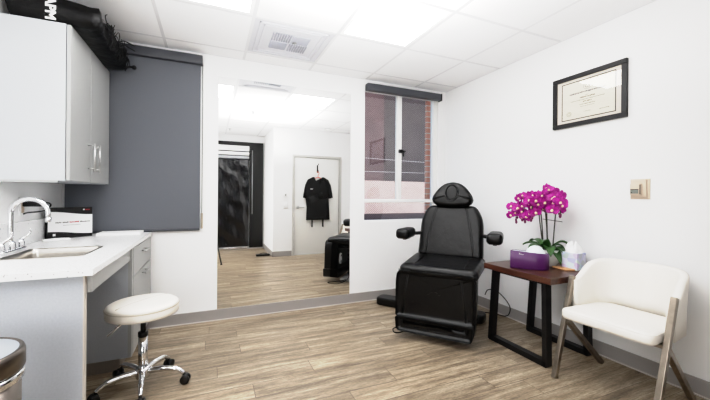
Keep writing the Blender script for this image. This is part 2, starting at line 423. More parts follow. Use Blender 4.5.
# ceiling: lay-in tiles in a grid with openings left for the lights and the vent
P = .64; GX = [.28 + P*k for k in range(-3, 4)]; GY = [3.147 - P*k for k in range(0, 7)]
ex = [XL] + [x for x in GX if XL < x < XR] + [XR]; ey = [YB] + sorted(y for y in GY if YB < y < D) + [D]
LIGHTS = [(.92, 1.867), (-.36, 1.867), (-1.0, .587), (-1.0, -.053)]  # panels along the counter wall are unseen additions that brighten the door wall
VENT = (.28, 2.507)
b = nb()
def is_open(x, y): return any(abs(x-a) < .03 and abs(y-c) < .03 for a, c in LIGHTS+[VENT])
for i in range(len(ex)-1):
    for j in range(len(ey)-1):
        if is_open(ex[i], ey[j]): continue
        g = .0015
        box(b, ex[i]+g, ex[i+1]-g, ey[j]+g, ey[j+1]-g, H+.002, H+.02, mi=0)
for x in ex[1:-1]: box(b, x-.0115, x+.0115, YB, D, H+.0005, H+.03, mi=1)
for y in ey[1:-1]: box(b, XL, XR, y-.0115, y+.0115, H, H+.03, mi=1)
box(b, XL-.1, XR+.1, YB-.1, D+.1, H+.14, H+.2, mi=0)
for (a0, a1, c0, c1) in ((XL-.1, XL+.006, YB, D), (XR-.006, XR+.1, YB, D)): box(b, a0, a1, c0, c1, H+.001, H+.2, mi=1)
for (c0, c1) in ((D-.006, D+.1), (YB-.1, YB+.006)): box(b, XL, XR, c0, c1, H+.001, H+.2, mi=1)
struct('ceiling', b, [M['tile'], M['grid']])
# baseboards with a thin pale caulk line on the floor
def basebd(name, x0, x1, y0_, y1_): struct(name, bx(x0, x1, y0_, y1_, 0, .098, .003), M['base'])
basebd('baseboard_back', XL, XR, D-.012, D); basebd('baseboard_right', XR-.012, XR, YD, D-.012)
basebd('baseboard_left', XL, XL+.012, YB, D-.012)
basebd('baseboard_alcove', XC-.012, XC, YB, YD+.012)
b = nb(); box(b, XC-.012, DX0-.05, YD, YD+.012, 0, .098, .003); box(b, DX1+.05, XR-.012, YD, YD+.012, 0, .098, .003)
struct('baseboard_front', b, M['base'])
b = nb(); box(b, -.47, XR-.02, D-.022, D-.012, 0, .007); struct('trim_1', b, M['base_cap'])
b = nb(); box(b, XR-.022, XR-.012, YD, D-.02, 0, .007); struct('trim_2', b, M['base_cap'])

# ---- the right window: frame, mullions, panes, latch
b = nb(); w = .05; yf0, yf1 = D+.025, D+.09
box(b, WX1-.05, WX1, yf0, yf1, WZ0, WZ1, .003); box(b, WX0, WX0+.012, yf0, yf1, WZ0, WZ1, .002)
box(b, WX0, WX1, yf0, yf1, WZ1-.03, WZ1, .003); box(b, WX0, WX1, yf0, yf1, WZ0, WZ0+.016, .003)
win = struct('window_1', b, M['trim'])
obj('mullion', bx(1.993, 2.047, yf0+.005, yf1, 1.10, WZ1-.03, .004), M['trim'], win)
obj('mullion', bx(WX0+.01, WX1-.05, yf0-.004, yf1, 1.084, 1.122, .004), M['trim'], win)
for (a0, a1, c0, c1) in ((WX0+.012, 1.993, 1.122, WZ1-.03), (2.047, WX1-.05, 1.122, WZ1-.03), (WX0+.012, WX1-.05, WZ0+.016, 1.084)):
    b = nb(); b.faces.new([b.verts.new(q) for q in ((a0, D+.062, c0), (a1, D+.062, c0), (a1, D+.062, c1), (a0, D+.062, c1))])
    obj('pane', b, M['glass'], win, smooth=False)
b = nb(); box(b, 2.0, 2.06, D+.008, yf0+.006, 1.66, 1.70, .004); box(b, 2.045, 2.085, D+.0, D+.02, 1.672, 1.688, .003); box(b, 2.05, 2.066, D, D+.02, 1.615, 1.672, .003)
obj('latch', b, M['blackplastic'], win)
# casing beside the left window
struct('trim_3', bx(-.068, -.036, D-.008, D, .82, 2.36, .003), M['trim'])
# perforated security screen outside the window
b = nb(); y_ = D+.17
b.faces.new([b.verts.new(q) for q in ((WX0-.1, y_, .80), (2.49, y_, .80), (2.49, y_, 2.46), (WX0-.1, y_, 2.46))])
o = obj('window_screen', b, M['screen'], smooth=False); tag(o, 'fine perforated dark screen fixed outside the window glass', 'screen')
# brick pier outside, right of the window
struct('brick_pillar', bx(2.515, 3.0, D+.2, D+.235, -.5, 3.2), M['brick'])
# the neighbouring building
nbld = empty('neighbouring_building', 'neighbouring building outside the window, dark upper wall above pink stucco parapet with white railing wires', 'building', (4, 6.4, -.5))
obj('upper_facade', bx(-3.5, 3.5, .9, 1.1, 0, 5.5), M['brick_far'], nbld, smooth=False)
obj('parapet', bx(-3.5, 3.5, -.1, .1, 0, 1.98), M['pink'], nbld, smooth=False)
obj('column', bx(-.85, -.30, .5, .9, 0, 5.5), mat('plum_pier', (104, 82, 82), .9, var=.2, vscale=3), nbld, smooth=False)
for z, t_ in ((2.46, .05), (2.18, -.03)):
    b = nb(); tube(b, [(-3.5, .02, z+t_), (0, .02, z-t_*.3), (3.5, .02, z-t_)], .0055, 6); obj('rail', b, M['rail'], nbld)
for x in (-2.4, .6, 2.4):
    obj('post', bx(x-.02, x+.02, 0, .04, 1.98, 2.85), M['rail'], nbld)
g = bx(1, 9, D+.125, 9, .6, .79); struct('ground', g, M['ext_ground'])

# ---- door behind the camera (seen in the mirror)
b = nb()
for (a0, a1, c0, c1) in ((DX0-.045, DX0, 0, DZ+.045), (DX1, DX1+.045, 0, DZ+.045), (DX0, DX1, DZ, DZ+.045)): box(b, a0, a1, YD-.1, YD+.014, c0, c1, .003)
dr = struct('door_1', b, M['doorframe'])
obj('door_leaf', bx(DX0+.004, DX1-.004, YD-.06, YD-.016, .008, DZ-.004, .002), M['door'], dr)
b = nb(); tube(b, [(DX0+.07, YD-.016, .93), (DX0+.07, YD-.008, .93)], .028, 20); tube(b, [(DX0+.07, YD-.008, .93), (DX0+.07, YD+.04, .93)], .01, 12); tube(b, [(DX0+.065, YD+.04, .93), (DX0+.18, YD+.04, .928)], [.011, .008], 12)
obj('door_handle', b, M['nickel'], dr)

# ------------------------------------------------------------------ ceiling fixtures
labels = ['whole square ceiling light panel diagonally beside the grey air vent', 'ceiling light panel cut by the top edge of the photo, left of the whole panel',
          'added unseen fill light panel near the camera by the counter side wall', 'added unseen fill light panel behind the camera by the counter side wall']
for (x, y), lb in zip(LIGHTS, labels):
    t = empty('ceiling_light', lb, 'ceiling light', (x+P/2, y+P/2, H), 0, 'square ceiling light panels')
    b = nb(); q = P/2-.012; w = .028
    for (a0, a1, c0, c1) in ((-q, q, -q, -q+w), (-q, q, q-w, q), (-q, -q+w, -q+w, q-w), (q-w, q, -q+w, q-w)): box(b, a0, a1, c0, c1, .001, .05)
    box(b, -q, q, -q, q, .05, .056)
    obj('housing', b, M['tile'], t, smooth=False)
    obj('diffuser', bx(-q+w, q-w, -q+w, q-w, .012, .03, .002), M['lens'], t, smooth=False)
t = empty('air_vent', 'square grey louvred air vent set in the ceiling grid', 'air vent', (VENT[0]+P/2, VENT[1]+P/2, H))
q = P/2-.012
obj('plate', bx(-q, q, -q, q, .006, .02), M['vent'], t, smooth=False)
b = nb()
for s in (.27, .235): 
    for (a0, a1, c0, c1) in ((-s, s, -s, -s+.012), (-s, s, s-.012, s), (-s, -s+.012, -s, s), (s-.012, s, -s, s)): box(b, a0, a1, c0, c1, -.002 if s > .25 else 0, .008, .002)
obj('rim', b, M['vent'], t, smooth=False)
b = nb()
for k in range(8):
    x = -.15+.02*k; box(b, x, x+.009, -.15, -.01, -.003, .007)
    box(b, .01+.02*k, .019+.02*k, .01, .15, -.003, .007)
for k in range(7):
    y = .012+.02*k; box(b, -.15, -.01, y, y+.009, -.003, .007)
    box(b, .01, .15, -y-.009, -y, -.003, .007)
obj('louvre', b, M['vent_d'], t, smooth=False)
b = nb(); ellipsoid(b, (.04, -.03, .002), (.022, .022, .012), 14); obj('damper_knob', b, mat('knob_grey', (150, 152, 150), .5), t)
b = nb(); lathe(b, [(0, -.035), (.045, -.035), (.055, -.022), (.062, 0), (0, 0)], 28); o = obj('smoke_detector', b, M['white']); o.location = (2.06, .58, H); tag(o, 'round white smoke detector on the ceiling near the white door', 'smoke detector')
for (x, y, lb) in ((.593, 1.32, 'small sprinkler head on the ceiling in the middle of the room'), (.335, -.25, 'small sprinkler head on the ceiling over the alcove')):
    b = nb(); lathe(b, [(0, -.03), (.016, -.03), (.016, -.026), (.006, -.024), (.007, -.006), (.032, -.004), (.034, 0), (0, 0)], 20); o = obj('sprinkler', b, M['slat']); o.location = (x, y, H+.004); tag(o, lb, 'sprinkler', 'ceiling sprinklers')

# ------------------------------------------------------------------ mirror
b = nb()
prism(b, [(.062, .10), (1.384, .10), (1.384, 2.252), (.062, 2.252)], -.006, -.001, XZ(D))
o = obj('wall_mirror', b, M['mirror'], smooth=False, loc=(.72, D, .1)); tag(o, 'large frameless wall mirror standing on the grey baseboard', 'mirror')

# ------------------------------------------------------------------ blinds
t = empty('roller_blind', 'charcoal roller blind pulled fully down behind the counter', 'blind', (-.57, D, .83))
obj('cassette', bx(-.49, .497, -.07, -.0, 1.49, 1.568, .006), M['cassette'], t)
obj('shade', bx(-.485, .482, -.022, -.018, .01, 1.5), M['blind'], t, smooth=False)
obj('bottom_bar', bx(-.485, .482, -.028, -.012, .0055, .030, .004), M['cassette'], t)
b = nb(); tube(b, [(.497, -.02, 1.5), (.499, -.018, .8), (.498, -.018, .05)], .0025, 6); obj('chain', b, M['ink_dark'], t)
b = nb(); box(b, .49, .508, -.022, -.0, .02, .16, .003); obj('chain_holder', b, M['brass'], t)
t = empty('roller_blind', 'dark grey blind cassette rolled up above the bare right window', 'blind', (2.07, D, 2.31))
obj('cassette', bx(-.515, .462, -.07, -.0, .0, .078, .012, 3), M['cassette'], t)
obj('end_cap', bx(.462, .477, -.072, -.0, -.006, .08, .012, 3), M['blackplastic'], t)
b = nb(); box(b, -.012, .012, -.008, 0, -.03, .03, .003); box(b, -.006, .006, -.02, -.008, -.008, .014, .002)
o = obj('cord_cleat', b, M['white'], loc=(0, 0, 0)); o.location = (2.60, D, 1.32); tag(o, 'tiny white cord cleat on the wall right of the window', 'cord cleat')

# ------------------------------------------------------------------ upper cabinet
CX = -.757
t = empty('wall_cabinet', 'pale grey wall cabinet hung above the sink', 'cabinet', (XL, 2.462, 1.232))
obj('carcass', bx(0, .298, 0, .82, 0, .915, .001), M['cab_end'], t, smooth=False)
for (y0_, y1_, hy) in ((.003, .371, .315), (.377, .818, .425)):
    dd = obj('door', bx(.301, .321, y0_, y1_, .002, .913, .002), M['cab'], t, smooth=False)
    b = nb(); tube(b, [(.358, hy, .07), (.358, hy, .265)], .0062, 12)
    for z in (.095, .25): tube(b, [(.321, hy, z), (.358, hy, z)], .005, 10)
    obj('handle', b, M['nickel'], dd)
obj('bottom_rail', bx(.0, .265, .0, .018, -.012, 0), M['cab'], t, smooth=False)

# ------------------------------------------------------------------ counter
t = empty('worktop', 'white speckled quartz worktop running to the back wall with an undermount sink', 'worktop', (0, 0, .807))
CF, CN = -.459, 1.755
SX0, SX1, SY0, SY1 = -.945, -.612, 2.145, 2.515
b = nb()
def slab_with_hole(bm, X0, X1, Y0, Y1, hx0, hx1, hy0, hy1, z0, z1, r):
    hole = round_poly([(hx0, hy0), (hx1, hy0), (hx1, hy1), (hx0, hy1)], r, 6); n = len(hole)
    outer = []
    cx, cy = (hx0+hx1)/2, (hy0+hy1)/2
    per = 7
    # map each hole vertex to a point on the outer rectangle edge (same order, corners exact)
    cor = [(X0, Y0), (X1, Y0), (X1, Y1), (X0, Y1)]
    for i, p in enumerate(hole):
        k = i//per; j = i % per; c = Vector(cor[k])
        d = (j-3)/3
        pc = Vector(cor[k-1]) if d < 0 else Vector(cor[(k+1) % 4])
        outer.append(c + (pc-c)*abs(d)*.3)
    def ring(pl, z): return [bm.verts.new((p.x, p.y, z)) for p in pl]
    ot, ob, ht, hb = ring(outer, z1), ring(outer, z0), ring(hole, z1), ring(hole, z0)
    for k in range(n):
        k2 = (k+1) % n
        for a, b_ in ((ot, ht), (ht, hb), (hb, ob), (ob, ot)):
            bm.faces.new((a[k], a[k2], b_[k2], b_[k]))
slab_with_hole(b, XL+.002, CF, CN, D-.004, SX0, SX1, SY0, SY1, .807, .834, .03)
obj('slab', b, M['quartz'], t, loc=(0, 0, .807), smooth=False); bpy.data.objects['slab'].location = (0, 0, 0)
obj('backsplash', bx(XL+.001, XL+.02, CN, D-.035, .027, .175, .002), M['quartz'], t, smooth=False)
# sink bowl
t = empty('sink', 'stainless steel sink set into the white worktop', 'sink', ((SX0+SX1)/2, (SY0+SY1)/2, .64))
b = nb(); hw, hl = (SX1-SX0)/2, (SY1-SY0)/2
rings = []
for (d, z, r) in ((.012, .1945, .034), (.011, .1965, .034), (.002, .1965, .03), (-.003, .193, .03), (-.006, .16, .03), (-.016, .03, .04), (-.035, .006, .05), (-.08, .0, .05), (-.13, -.002, .03)):
    pl = round_poly([(-hw-d, -hl-d), (hw+d, -hl-d), (hw+d, hl+d), (-hw-d, hl+d)], r, 6); rings.append([b.verts.new((p.x, p.y, z)) for p in pl])
for a, c in zip(rings, rings[1:]):
    for k in range(len(a)): b.faces.new((a[k], a[(k+1) % len(a)], c[(k+1) % len(a)], c[k]))
b.faces.new(rings[-1])
obj('bowl', b, M['steel'], t)
b = nb(); lathe(b, [(0, .004), (.03, .004), (.04, .006), (.042, .002)], 24); obj('drain', b, M['chrome'], t)
# faucet
fx, fy = -1.0, 2.42
t = empty('faucet', 'chrome gooseneck faucet with two lever handles behind the sink', 'faucet', (fx, fy, .8345))
b = nb(); pad(b, round_poly([(-.028, -.13), (.028, -.13), (.028, .13), (-.028, .13)], .028, 6), 0, .018, .008, XY); obj('deck_plate', b, M['chrome'], t)
pts = [(0, 0, .018), (0, 0, .10), (0, 0, .21)] + [(.08-.08*math.cos(a), 0, .21+.08*math.sin(a)) for a in [PI*k/14 for k in range(1, 14)]] + [(.16, 0, .205), (.16, 0, .185)]
b = nb(); tube(b, pts, .012, 16); tube(b, [(.16, 0, .186), (.16, 0, .160)], .0145, 16); lathe(b, [(.024, .018), (.022, .05), (.014, .06), (0, .06)], 20); obj('spout', b, M['chrome'], t)
for s in (-1, 1):
    b = nb(); lathe(b, [(.022, .016), (.02, .045), (.014, .06), (0, .062)], 20, (0, s*.1, 0)); tube(b, spline([(0, s*.1, .055), (.012, s*.1+.012, .066), (.03, s*.1+.028, .085), (.034, s*.1+.03, .115)], 5), [.009]*5+[.007]*6+[.006]*5, 10)
    obj('handle', b, M['chrome'], t)
# outlet and plugged-in charger on the left wall
t = empty('wall_outlet', 'white wall outlet above the backsplash behind the faucet', 'outlet', (XL, 2.73, 1.075))
obj('plate', bx(0, .006, -.036, .036, -.058, .058, .003), M['white'], t)
obj('socket', bx(.006, .008, -.016, .016, -.04, .04, .002), M['beige_d'], t)
t = empty('power_adapter', 'black power adapter with a cord plugged into the wall outlet', 'power adapter', (XL+.007, 2.74, 1.095))
obj('body', bx(0, .09, -.02, .02, -.022, .022, .006), M['blackplastic'], t)
b = nb(); tube(b, spline([(.085, 0, 0), (.12, .01, -.0), (.125, .015, -.02), (.09, .012, -.05), (.02, .0, -.06), (.012, -.03, -.066)], 6), .0045, 8); obj('cord', b, M['cord'], t)
# carton on counter
import math as _m
A_ = Vector((-1.032, 2.965)); B_ = Vector((-.834, 3.165)); d_ = (B_-A_); Lb = d_.length; ang = math.atan2(d_.y, d_.x); hb = .222
t = empty('product_carton', 'black and white printed carton standing against the blind on the worktop', 'carton', (A_.x, A_.y, .8345), ang)
obj('box', bx(0, Lb, 0, .03, 0, hb, .001), M['blackplastic'], t, smooth=False)
b = nb(); top = []; bot = []
for k in range(25):
    u = k/24; s_ = .5-.5*math.cos(PI*u)
    top.append((u*Lb, hb*(.87-.12*s_))); bot.append((u*Lb, hb*(.24-.13*s_)))
for k in range(24):
    b.faces.new([b.verts.new((q[0], -.0012, q[1])) for q in (bot[k], bot[k+1], top[k+1], top[k])])
obj('white_panel', b, M['paper'], t, smooth=False)
b = nb(); rr = random.Random(3); x = .045
for k in range(24):
    w = rr.uniform(.004, .008); h_ = rr.uniform(.006, .011)
    box(b, x, x+w, -.002, -.0012, hb*.50, hb*.50+h_, mi=1 if 9 <= k <= 15 else 0); x += w + (.008 if k in (4, 8, 15) else .0022)
for k in range(14): box(b, .09+k*.008, .09+k*.008+.006, -.002, -.0012, hb*.42, hb*.42+.003, mi=0)
obj('printed_text', b, [M['ink'], M['ink_red']], t, smooth=False)
b = nb(); box(b, .218, .228, -.0012, 0, hb*.9, hb*.94, mi=0)
for k in range(4): box(b, .233+k*.008, .239+k*.008, -.0012, 0, hb*.9, hb*.93, mi=1)
obj('printed_mark', b, [M['paper'], M['ink_red']], t, smooth=False)
obj('seal', bx(.03, .046, -.0012, 0, hb*.1, hb*.17), M['paper'], t, smooth=False)
b = nb(); pad(b, round_poly([(-.075, -.03), (.075, -.025), (.08, .02), (-.07, .03)], .02, 5), 0, .014, .005, XY, .004); o = obj('soap_dish', b, M['white']); o.location = (-.965, 2.90, .8345); o.rotation_euler[2] = .55; tag(o, 'small flat white dish lying before the printed carton', 'dish')
o = obj('paper_pad', bx(-.15, .135, -.085, .085, 0, .02, .001), M['paper'], smooth=False); o.location = (-.65, 3.21, .8345); tag(o, 'thick white pad of paper at the far end of the worktop', 'paper pad')

# base cabinets
t = empty('counter_end_panel', 'blue grey end panel closing the near side of the counter with pale front edge', 'panel', (0, 1.79, 0))
obj('side_panel', bx(XL+.013, -.502, 0, .03, 0, .8065), M['cab_blue'], t, smooth=False)
obj('edge_strip', bx(-.502, -.497, 0, .03, 0, .8065), mat('edge_beige', (200, 194, 186), .5), t, smooth=False)
o = obj('apron_rail', bx(-.50, -.480, 1.8205, 2.598, .722, .8065), M['cab'], smooth=False); tag(o, 'pale grey apron rail under the worktop above the knee space', 'rail')
t = empty('drawer_cabinet', 'pale grey two drawer cabinet under the far end of the worktop', 'cabinet', (-.469, 2.6, 0))
obj('carcass', bx(-.59, -.022, 0, .735, .085, .8065), [M['cab_blue']], t, smooth=False)
obj('filler_strip', bx(-.022, -.001, 0, .03, .085, .8065), M['cab'], t, smooth=False)
obj('plinth', bx(-.583, -.07, .02, .73, 0, .085), M['toe'], t, smooth=False)
for (z0, z1, zh) in ((.09, .602, .572), (.608, .797, .735)):
    dd = obj('drawer', bx(-.02, .002, .034, .733, z0, z1, .002), M['cab'], t, smooth=False)
    b = nb(); tube(b, [(.032, .30, zh), (.032, .48, zh)], .006, 10)
    for y in (.33, .45): tube(b, [(.002, y, zh), (.032, y, zh)], .0045, 8)
    obj('handle', b, M['nickel'], dd)

# ------------------------------------------------------------------ bag on the cabinet
t = empty('duffel_bag', 'long black nylon bag with white letters lying on the wall cabinet', 'bag', (-.86, 2.47, 2.149))
b = nb(); ny = 26; nx = 28; rr = random.Random(5); rings = []
for j in range(ny+1):
    v = j/ny; y = v*.78
    k_end = 1.0
    if v > .88: k_end = 1 - .45*((v-.88)/.12)**2
    ring = []
    for i in range(nx):
        a = 2*PI*i/nx; cx_, sz = math.cos(a), math.sin(a); n_ = .30
        x = math.copysign(abs(cx_)**n_, cx_)*.212; z = math.copysign(abs(sz)**n_, sz)
        top = .125 + .05*max(0, -x/.212*.5+.5)
        zz = (top*(.5+.5*z))
        wob = .008*math.sin(9*v*2+a*3)+.006*math.sin(31*v+a*5)
        x = x*(1-.0*v) + .018
        if x > .1 and zz < .03: zz -= .02*v
        cxx, czz = .018, top*.5
        cr_ = .014*math.sin(17*v+2.3*a)*math.sin(11*v-a*4)*min(1, v*5)+.006*math.sin(47*v+a*7)*min(1, v*6)
        wob += cr_
        ring.append(b.verts.new((cxx+(x-cxx)*k_end+wob*cx_, y, max(-.03 if x > .1 else 0, czz+(zz-czz)*k_end+(wob if sz > 0 else 0)))))
    rings.append(ring)
for a_, c_ in zip(rings, rings[1:]):
    for k in range(nx): b.faces.new((a_[k], a_[(k+1) % nx], c_[(k+1) % nx], c_[k]))
b.faces.new(rings[0][::-1]); b.faces.new(rings[-1])
obj('body', b, M['bag'], t)
b = text_bm('APM', .105, .0012, .004)
b.transform(Matrix.Translation((.005, -.004, .075)) @ Matrix.Rotation(PI/2, 4, 'X') @ Matrix.Rotation(-PI/2, 4, 'Z') @ Matrix.Diagonal((.66, .62, 1, 1)))
obj('lettering', b, M['cap'], t, smooth=False)
b = nb(); rr = random.Random(11)
for k in range(16):
    y = .18+.57*k/15; x = .232+rr.uniform(-.006, .006); z = .11+rr.uniform(-.04, .03); pts = []
    for q in range(5): pts.append((x+rr.uniform(-.006, .02), y+rr.uniform(-.05, .05), z+rr.uniform(-.06, .05)))
    tube(b, spline(pts, 6), .0028, 6)
for k in range(9):
    y = .3+.45*k/8; tube(b, spline([(.20, y, .14), (.236, y+.01, .10), (.238, y-.01, .05), (.22, y, .0)], 5), .004, 6)
tube(b, spline([(.21, .55, .14), (.24, .58, .175), (.27, .62, .18), (.30, .66, .178)], 6), .0045, 6); tube(b, spline([(.21, .58, .12), (.24, .60, .15), (.27, .64, .15), (.30, .68, .146)], 6), .0045, 6)
obj('drawstring', b, M['cord'], t)
b = nb(); ellipsoid(b, (.275, .785, .05), (.018, .018, .018), 12); tube(b, [(.20, .76, .04), (.27, .785, .05)], .009, 10); obj('cord_lock', b, M['blackplastic'], t)

# ------------------------------------------------------------------ stool
sx, sy = -.365, 2.345
t = empty('rolling_stool', 'round cream vinyl stool on a chrome five star caster base', 'stool', (sx, sy, 0)); t.scale = (1, 1, 1.025)
b = nb(); R_ = .196
R_ = .190; prof = [(0, .43), (R_-.02, .43), (R_-.004, .433), (R_, .442), (R_, .472), (R_-.004, .478), (R_-.001, .482), (R_-.006, .492), (R_-.022, .501), (R_-.06, .508), (.07, .511), (0, .511)]
lathe(b, prof, 64); obj('seat', b, M['cream'], t)
b = nb(); pts = [(R_*math.cos(a), R_*math.sin(a), .4785) for a in [2*PI*k/64 for k in range(65)]]; tube(b, pts, .0028, 6)
for a in (-.35,):
    tube(b, [(u*(R_-.02)*math.cos(a+1.2), u*(R_-.02)*math.sin(a+1.2), .5112-.009*abs(u)**3) for u in [k/8-1 for k in range(17)]], .0016, 6)
obj('piping', b, M['cream_seam'], t)
b = nb(); box(b, -.07, .07, -.07, .07, .42, .431, .002); lathe(b, [(.026, .405), (.026, .425), (0, .425)], 20); obj('seat_plate', b, M['blackmetal'], t)
b = nb(); lathe(b, [(.0, .30), (.014, .30), (.014, .41), (0, .41)], 20); lathe(b, [(0, .30), (.027, .30), (.027, .325), (0, .325)], 20); obj('gas_piston', b, M['blackmetal'], t)
b = nb(); lathe(b, [(0, .07), (.025, .07), (.025, .30), (.0, .30)], 24); lathe(b, [(0, .06), (.036, .06), (.04, .075), (.04, .105), (.034, .12), (0, .12)], 24); obj('column', b, M['chrome'], t)
b = nb(); tube(b, [(-.03, -.03, .418), (-.09, -.07, .410), (-.155, -.105, .36)], .0055, 8); obj('height_lever', b, M['chrome'], t)
for k in range(5):
    a = math.radians(-12+72*k); c_, s_ = math.cos(a), math.sin(a)
    b = nb(); tube(b, spline([(.03*c_, .03*s_, .095), (.12*c_, .12*s_, .098), (.19*c_, .19*s_, .088), (.228*c_, .228*s_, .062)], 6), [.017]*6+[.015]*6+[.012]*7, 12)
    lg = obj('leg', b, M['chrome'], t)
    b = nb(); wv = Vector((-s_, c_, 0)); p0 = Vector((.236*c_, .236*s_, .027))
    for sg in (-1, 1):
        tube(b, [p0+wv*sg*.006, p0+wv*sg*.008, p0+wv*sg*.022, p0+wv*sg*.025], [.020, .0265, .0265, .021], 20)
    tube(b, [p0-wv*.02, p0+wv*.02], .008, 10)
    q = Vector((.228*c_, .228*s_, 0)); tube(b, [q+Vector((0, 0, .03)), q+Vector((0, 0, .068))], .008, 10)
    ellipsoid(b, (p0.x, p0.y, .042), (.017, .017, .014), 14)
    obj('caster', b, M['blackplastic'], lg)

# ------------------------------------------------------------------ trash can
t = empty('waste_bin', 'round stainless steel waste bin at the near end of the counter', 'waste bin', (-.685, 1.36, 0)); t.scale = (1, 1, 1.028)
b = nb(); lathe(b, [(0, .0), (.140, 0), (.142, .02), (.142, .585), (.0, .585)], 56); obj('body', b, M['canskin'], t)
b = nb(); lathe(b, [(.142, .56), (.150, .565), (.151, .585), (.144, .592), (.142, .585)], 56); obj('rim', b, M['chrome'], t)
b = nb(); lathe(b, [(0, .592), (.148, .592), (.1515, .598), (.1515, .640), (.148, .653), (.143, .656), (.140, .653), (0, .653)], 56); 
for f in b.faces: f.material_index = 0
obj('lid', b, M['canskin'], t)
b = nb(); lathe(b, [(0, .654), (.134, .654), (.137, .6525)], 56); obj('lid_top', b, M['canlid'], t)

# ------------------------------------------------------------------ treatment chair
az = math.radians(50)
def CH(s, lat, z): return (lat, s, z)      # local: x = to the viewer's right, y = away from viewer
t = empty('treatment_chair', 'black leather reclining treatment chair with headrest in the room corner', 'treatment chair', (1.627, 2.19, 0), -az)
# leg rest (outline lat x z, thickness along s)
o_ = round_poly([(-.305, .175), (.312, .18), (.318, .50), (.30, .56), (-.292, .545), (-.305, .48)], [.02, .02, .05, .03, .03, .05], 5)
def leg_map(u, v, w): return (u, w+.01*(v-.1)/.4, v)
b = nb(); pad(b, o_, .125, -.005, .03, lambda u, v, w: leg_map(u, v, w), -.0)
obj('leg_rest', b, M['leather'], t)
o_ = round_poly([(-.292, .062), (.302, .062), (.312, .18), (-.302, .176)], [.035, .035, .015, .015], 5)
b = nb(); pad(b, o_, .12, -.022, .03, lambda u, v, w: (u, w, v)); fr_ = obj('foot_rest', b, M['leather'], t)
b = nb()
tube(b, [(-.25, -.0235, .155), (-.24, -.024, .095), (.25, -.024, .095), (.26, -.0235, .155)], .003, 6)
tube(b, [(-.30, -.005, .178), (.31, -.005, .181)], .004, 6)
for sg in (-1, 1): tube(b, [(sg*.25, -.005, .185), (sg*.23, .002, .36), (sg*.20, .006, .545)], .004, 6); tube(b, [(sg*.262, -.005, .185), (sg*.242, .002, .36), (sg*.212, .006, .545)], .0022, 6)
obj('piping', b, M['leather_seam'], t)
# seat (outline lat x s, thickness along z), front sags over the leg rest
o_ = round_poly([(-.285, -.012), (.335, -.012), (.342, .56), (-.315, .56)], [.05, .05, .06, .06], 6)
def seat_map(u, v, w):
    k = max(0, min(1, (.34-v)/.35))**1.6; return (u, v, .505+(w-.505)*(1-.16*k))
b = nb(); pad(b, o_, .505, .612, .045, seat_map, .0, seg=7)
obj('seat', b, M['leather'], t)
b = nb()
for sg, off in ((-1, .025), (1, .028)):
    x0 = sg*.195+off; tube(b, [seat_map(x0, v, w) for v, w in ((-.012, .555), (-.004, .585), (.02, .606), (.06, .613), (.2, .613), (.45, .613))], .004, 6)
    for q in range(9):   # gathered pleats at the front corners
        x1 = sg*(.215+.011*q)+off*.9; tube(b, [seat_map(x1, v, w) for v, w in ((-.010, .53), (-.013, .545), (-.013, .57))], [.002, .005, .002], 6)
tube(b, [seat_map(x, -.014, .552) for x in (-.25, 0, .3)], .004, 6)
obj('piping', b, M['leather_seam'], t)
# backrest: outline (lat, height along the back), reclined
def back_map(u, v, w):
    r_ = math.radians(14); return (u+.02, .545 + v*math.sin(r_) - w*math.cos(r_), .575 + v*math.cos(r_)*1.04 + w*math.sin(r_))
o_ = round_poly([(-.297, 0), (.297, 0), (.287, .37), (.222, .485), (-.212, .485), (-.280, .37)], [.05, .05, .09, .05, .05, .09], 6)
b = nb(); pad(b, o_, -.06, .06, .04, back_map, .004, seg=6)
obj('backrest', b, M['leather'], t)
b = nb()
for sg in (-1, 1):
    for e, r_ in ((0, .0045), (.016, .003)):
        tube(b, [back_map(sg*(q+e), v, w_) for q, v, w_ in ((.215, .02, .056), (.20, .12, .0625), (.172, .28, .0635), (.135, .43, .062), (.12, .475, .053))], r_, 6)
obj('piping', b, M['leather_seam'], t)
# headrest: half-moon pad with an oval inset
outline = [Vector(q) for q in ((-.135, -.004), (0, -.014), (.135, -.004), (.178, .022), (.192, .055), (.180, .092), (.150, .140), (.112, .182), (.066, .213), (0, .226), (-.066, .213), (-.112, .182), (-.150, .140), (-.180, .092), (-.192, .055), (-.178, .022))]
outline = round_poly([(p.x, p.y) for p in outline], .02, 2)
def head_map(u, v, w):
    r_ = math.radians(12); return (u+.03, .625 + v*math.sin(r_) - w*math.cos(r_), 1.065 + v*math.cos(r_) + w*math.sin(r_))
b = nb(); pad(b, outline, -.03, .075, .035, head_map, .006, seg=6)
hd = obj('headrest', b, M['leather'], t)
b = nb(); pts = [head_map(.058*math.cos(a), .116+.076*math.sin(a), .080) for a in [2*PI*k/32 for k in range(33)]]; tube(b, pts, .007, 8)
ov = [Vector((.052*math.cos(2*PI*k/28), .116+.069*math.sin(2*PI*k/28))) for k in range(28)]
obj('face_hole_ring', b, M['leather_seam'], hd)
b = nb(); pad(b, ov, .06, .083, .008, head_map, .003); obj('face_hole_plug', b, M['leather'], hd)
for x in (-.06, .10):
    b = nb(); tube(b, [back_map(x, .40, -.02), (x, .665, 1.10)], .01, 10)
    obj('headrest_rod', b, M['chrome'], t)
# armrests
for sg, cx_ in ((-1, -.355), (1, .425)):
    o_ = round_poly([(cx_-.064, .26), (cx_+.064, .26), (cx_+.058, .53), (cx_-.058, .53)], .04, 6)
    b = nb(); pad(b, o_, .765, .858, .034, lambda u, v, w: (u, v, w), .004)
    ar = obj('armrest', b, M['leather'], t)
    b = nb(); bar(b, (cx_, .46, .80), (cx_-sg*.13, .60, .80), .03, .03); bar(b, (cx_, .34, .762), (cx_, .48, .762), .03, .02)
    obj('bracket', b, M['blackmetal'], ar)
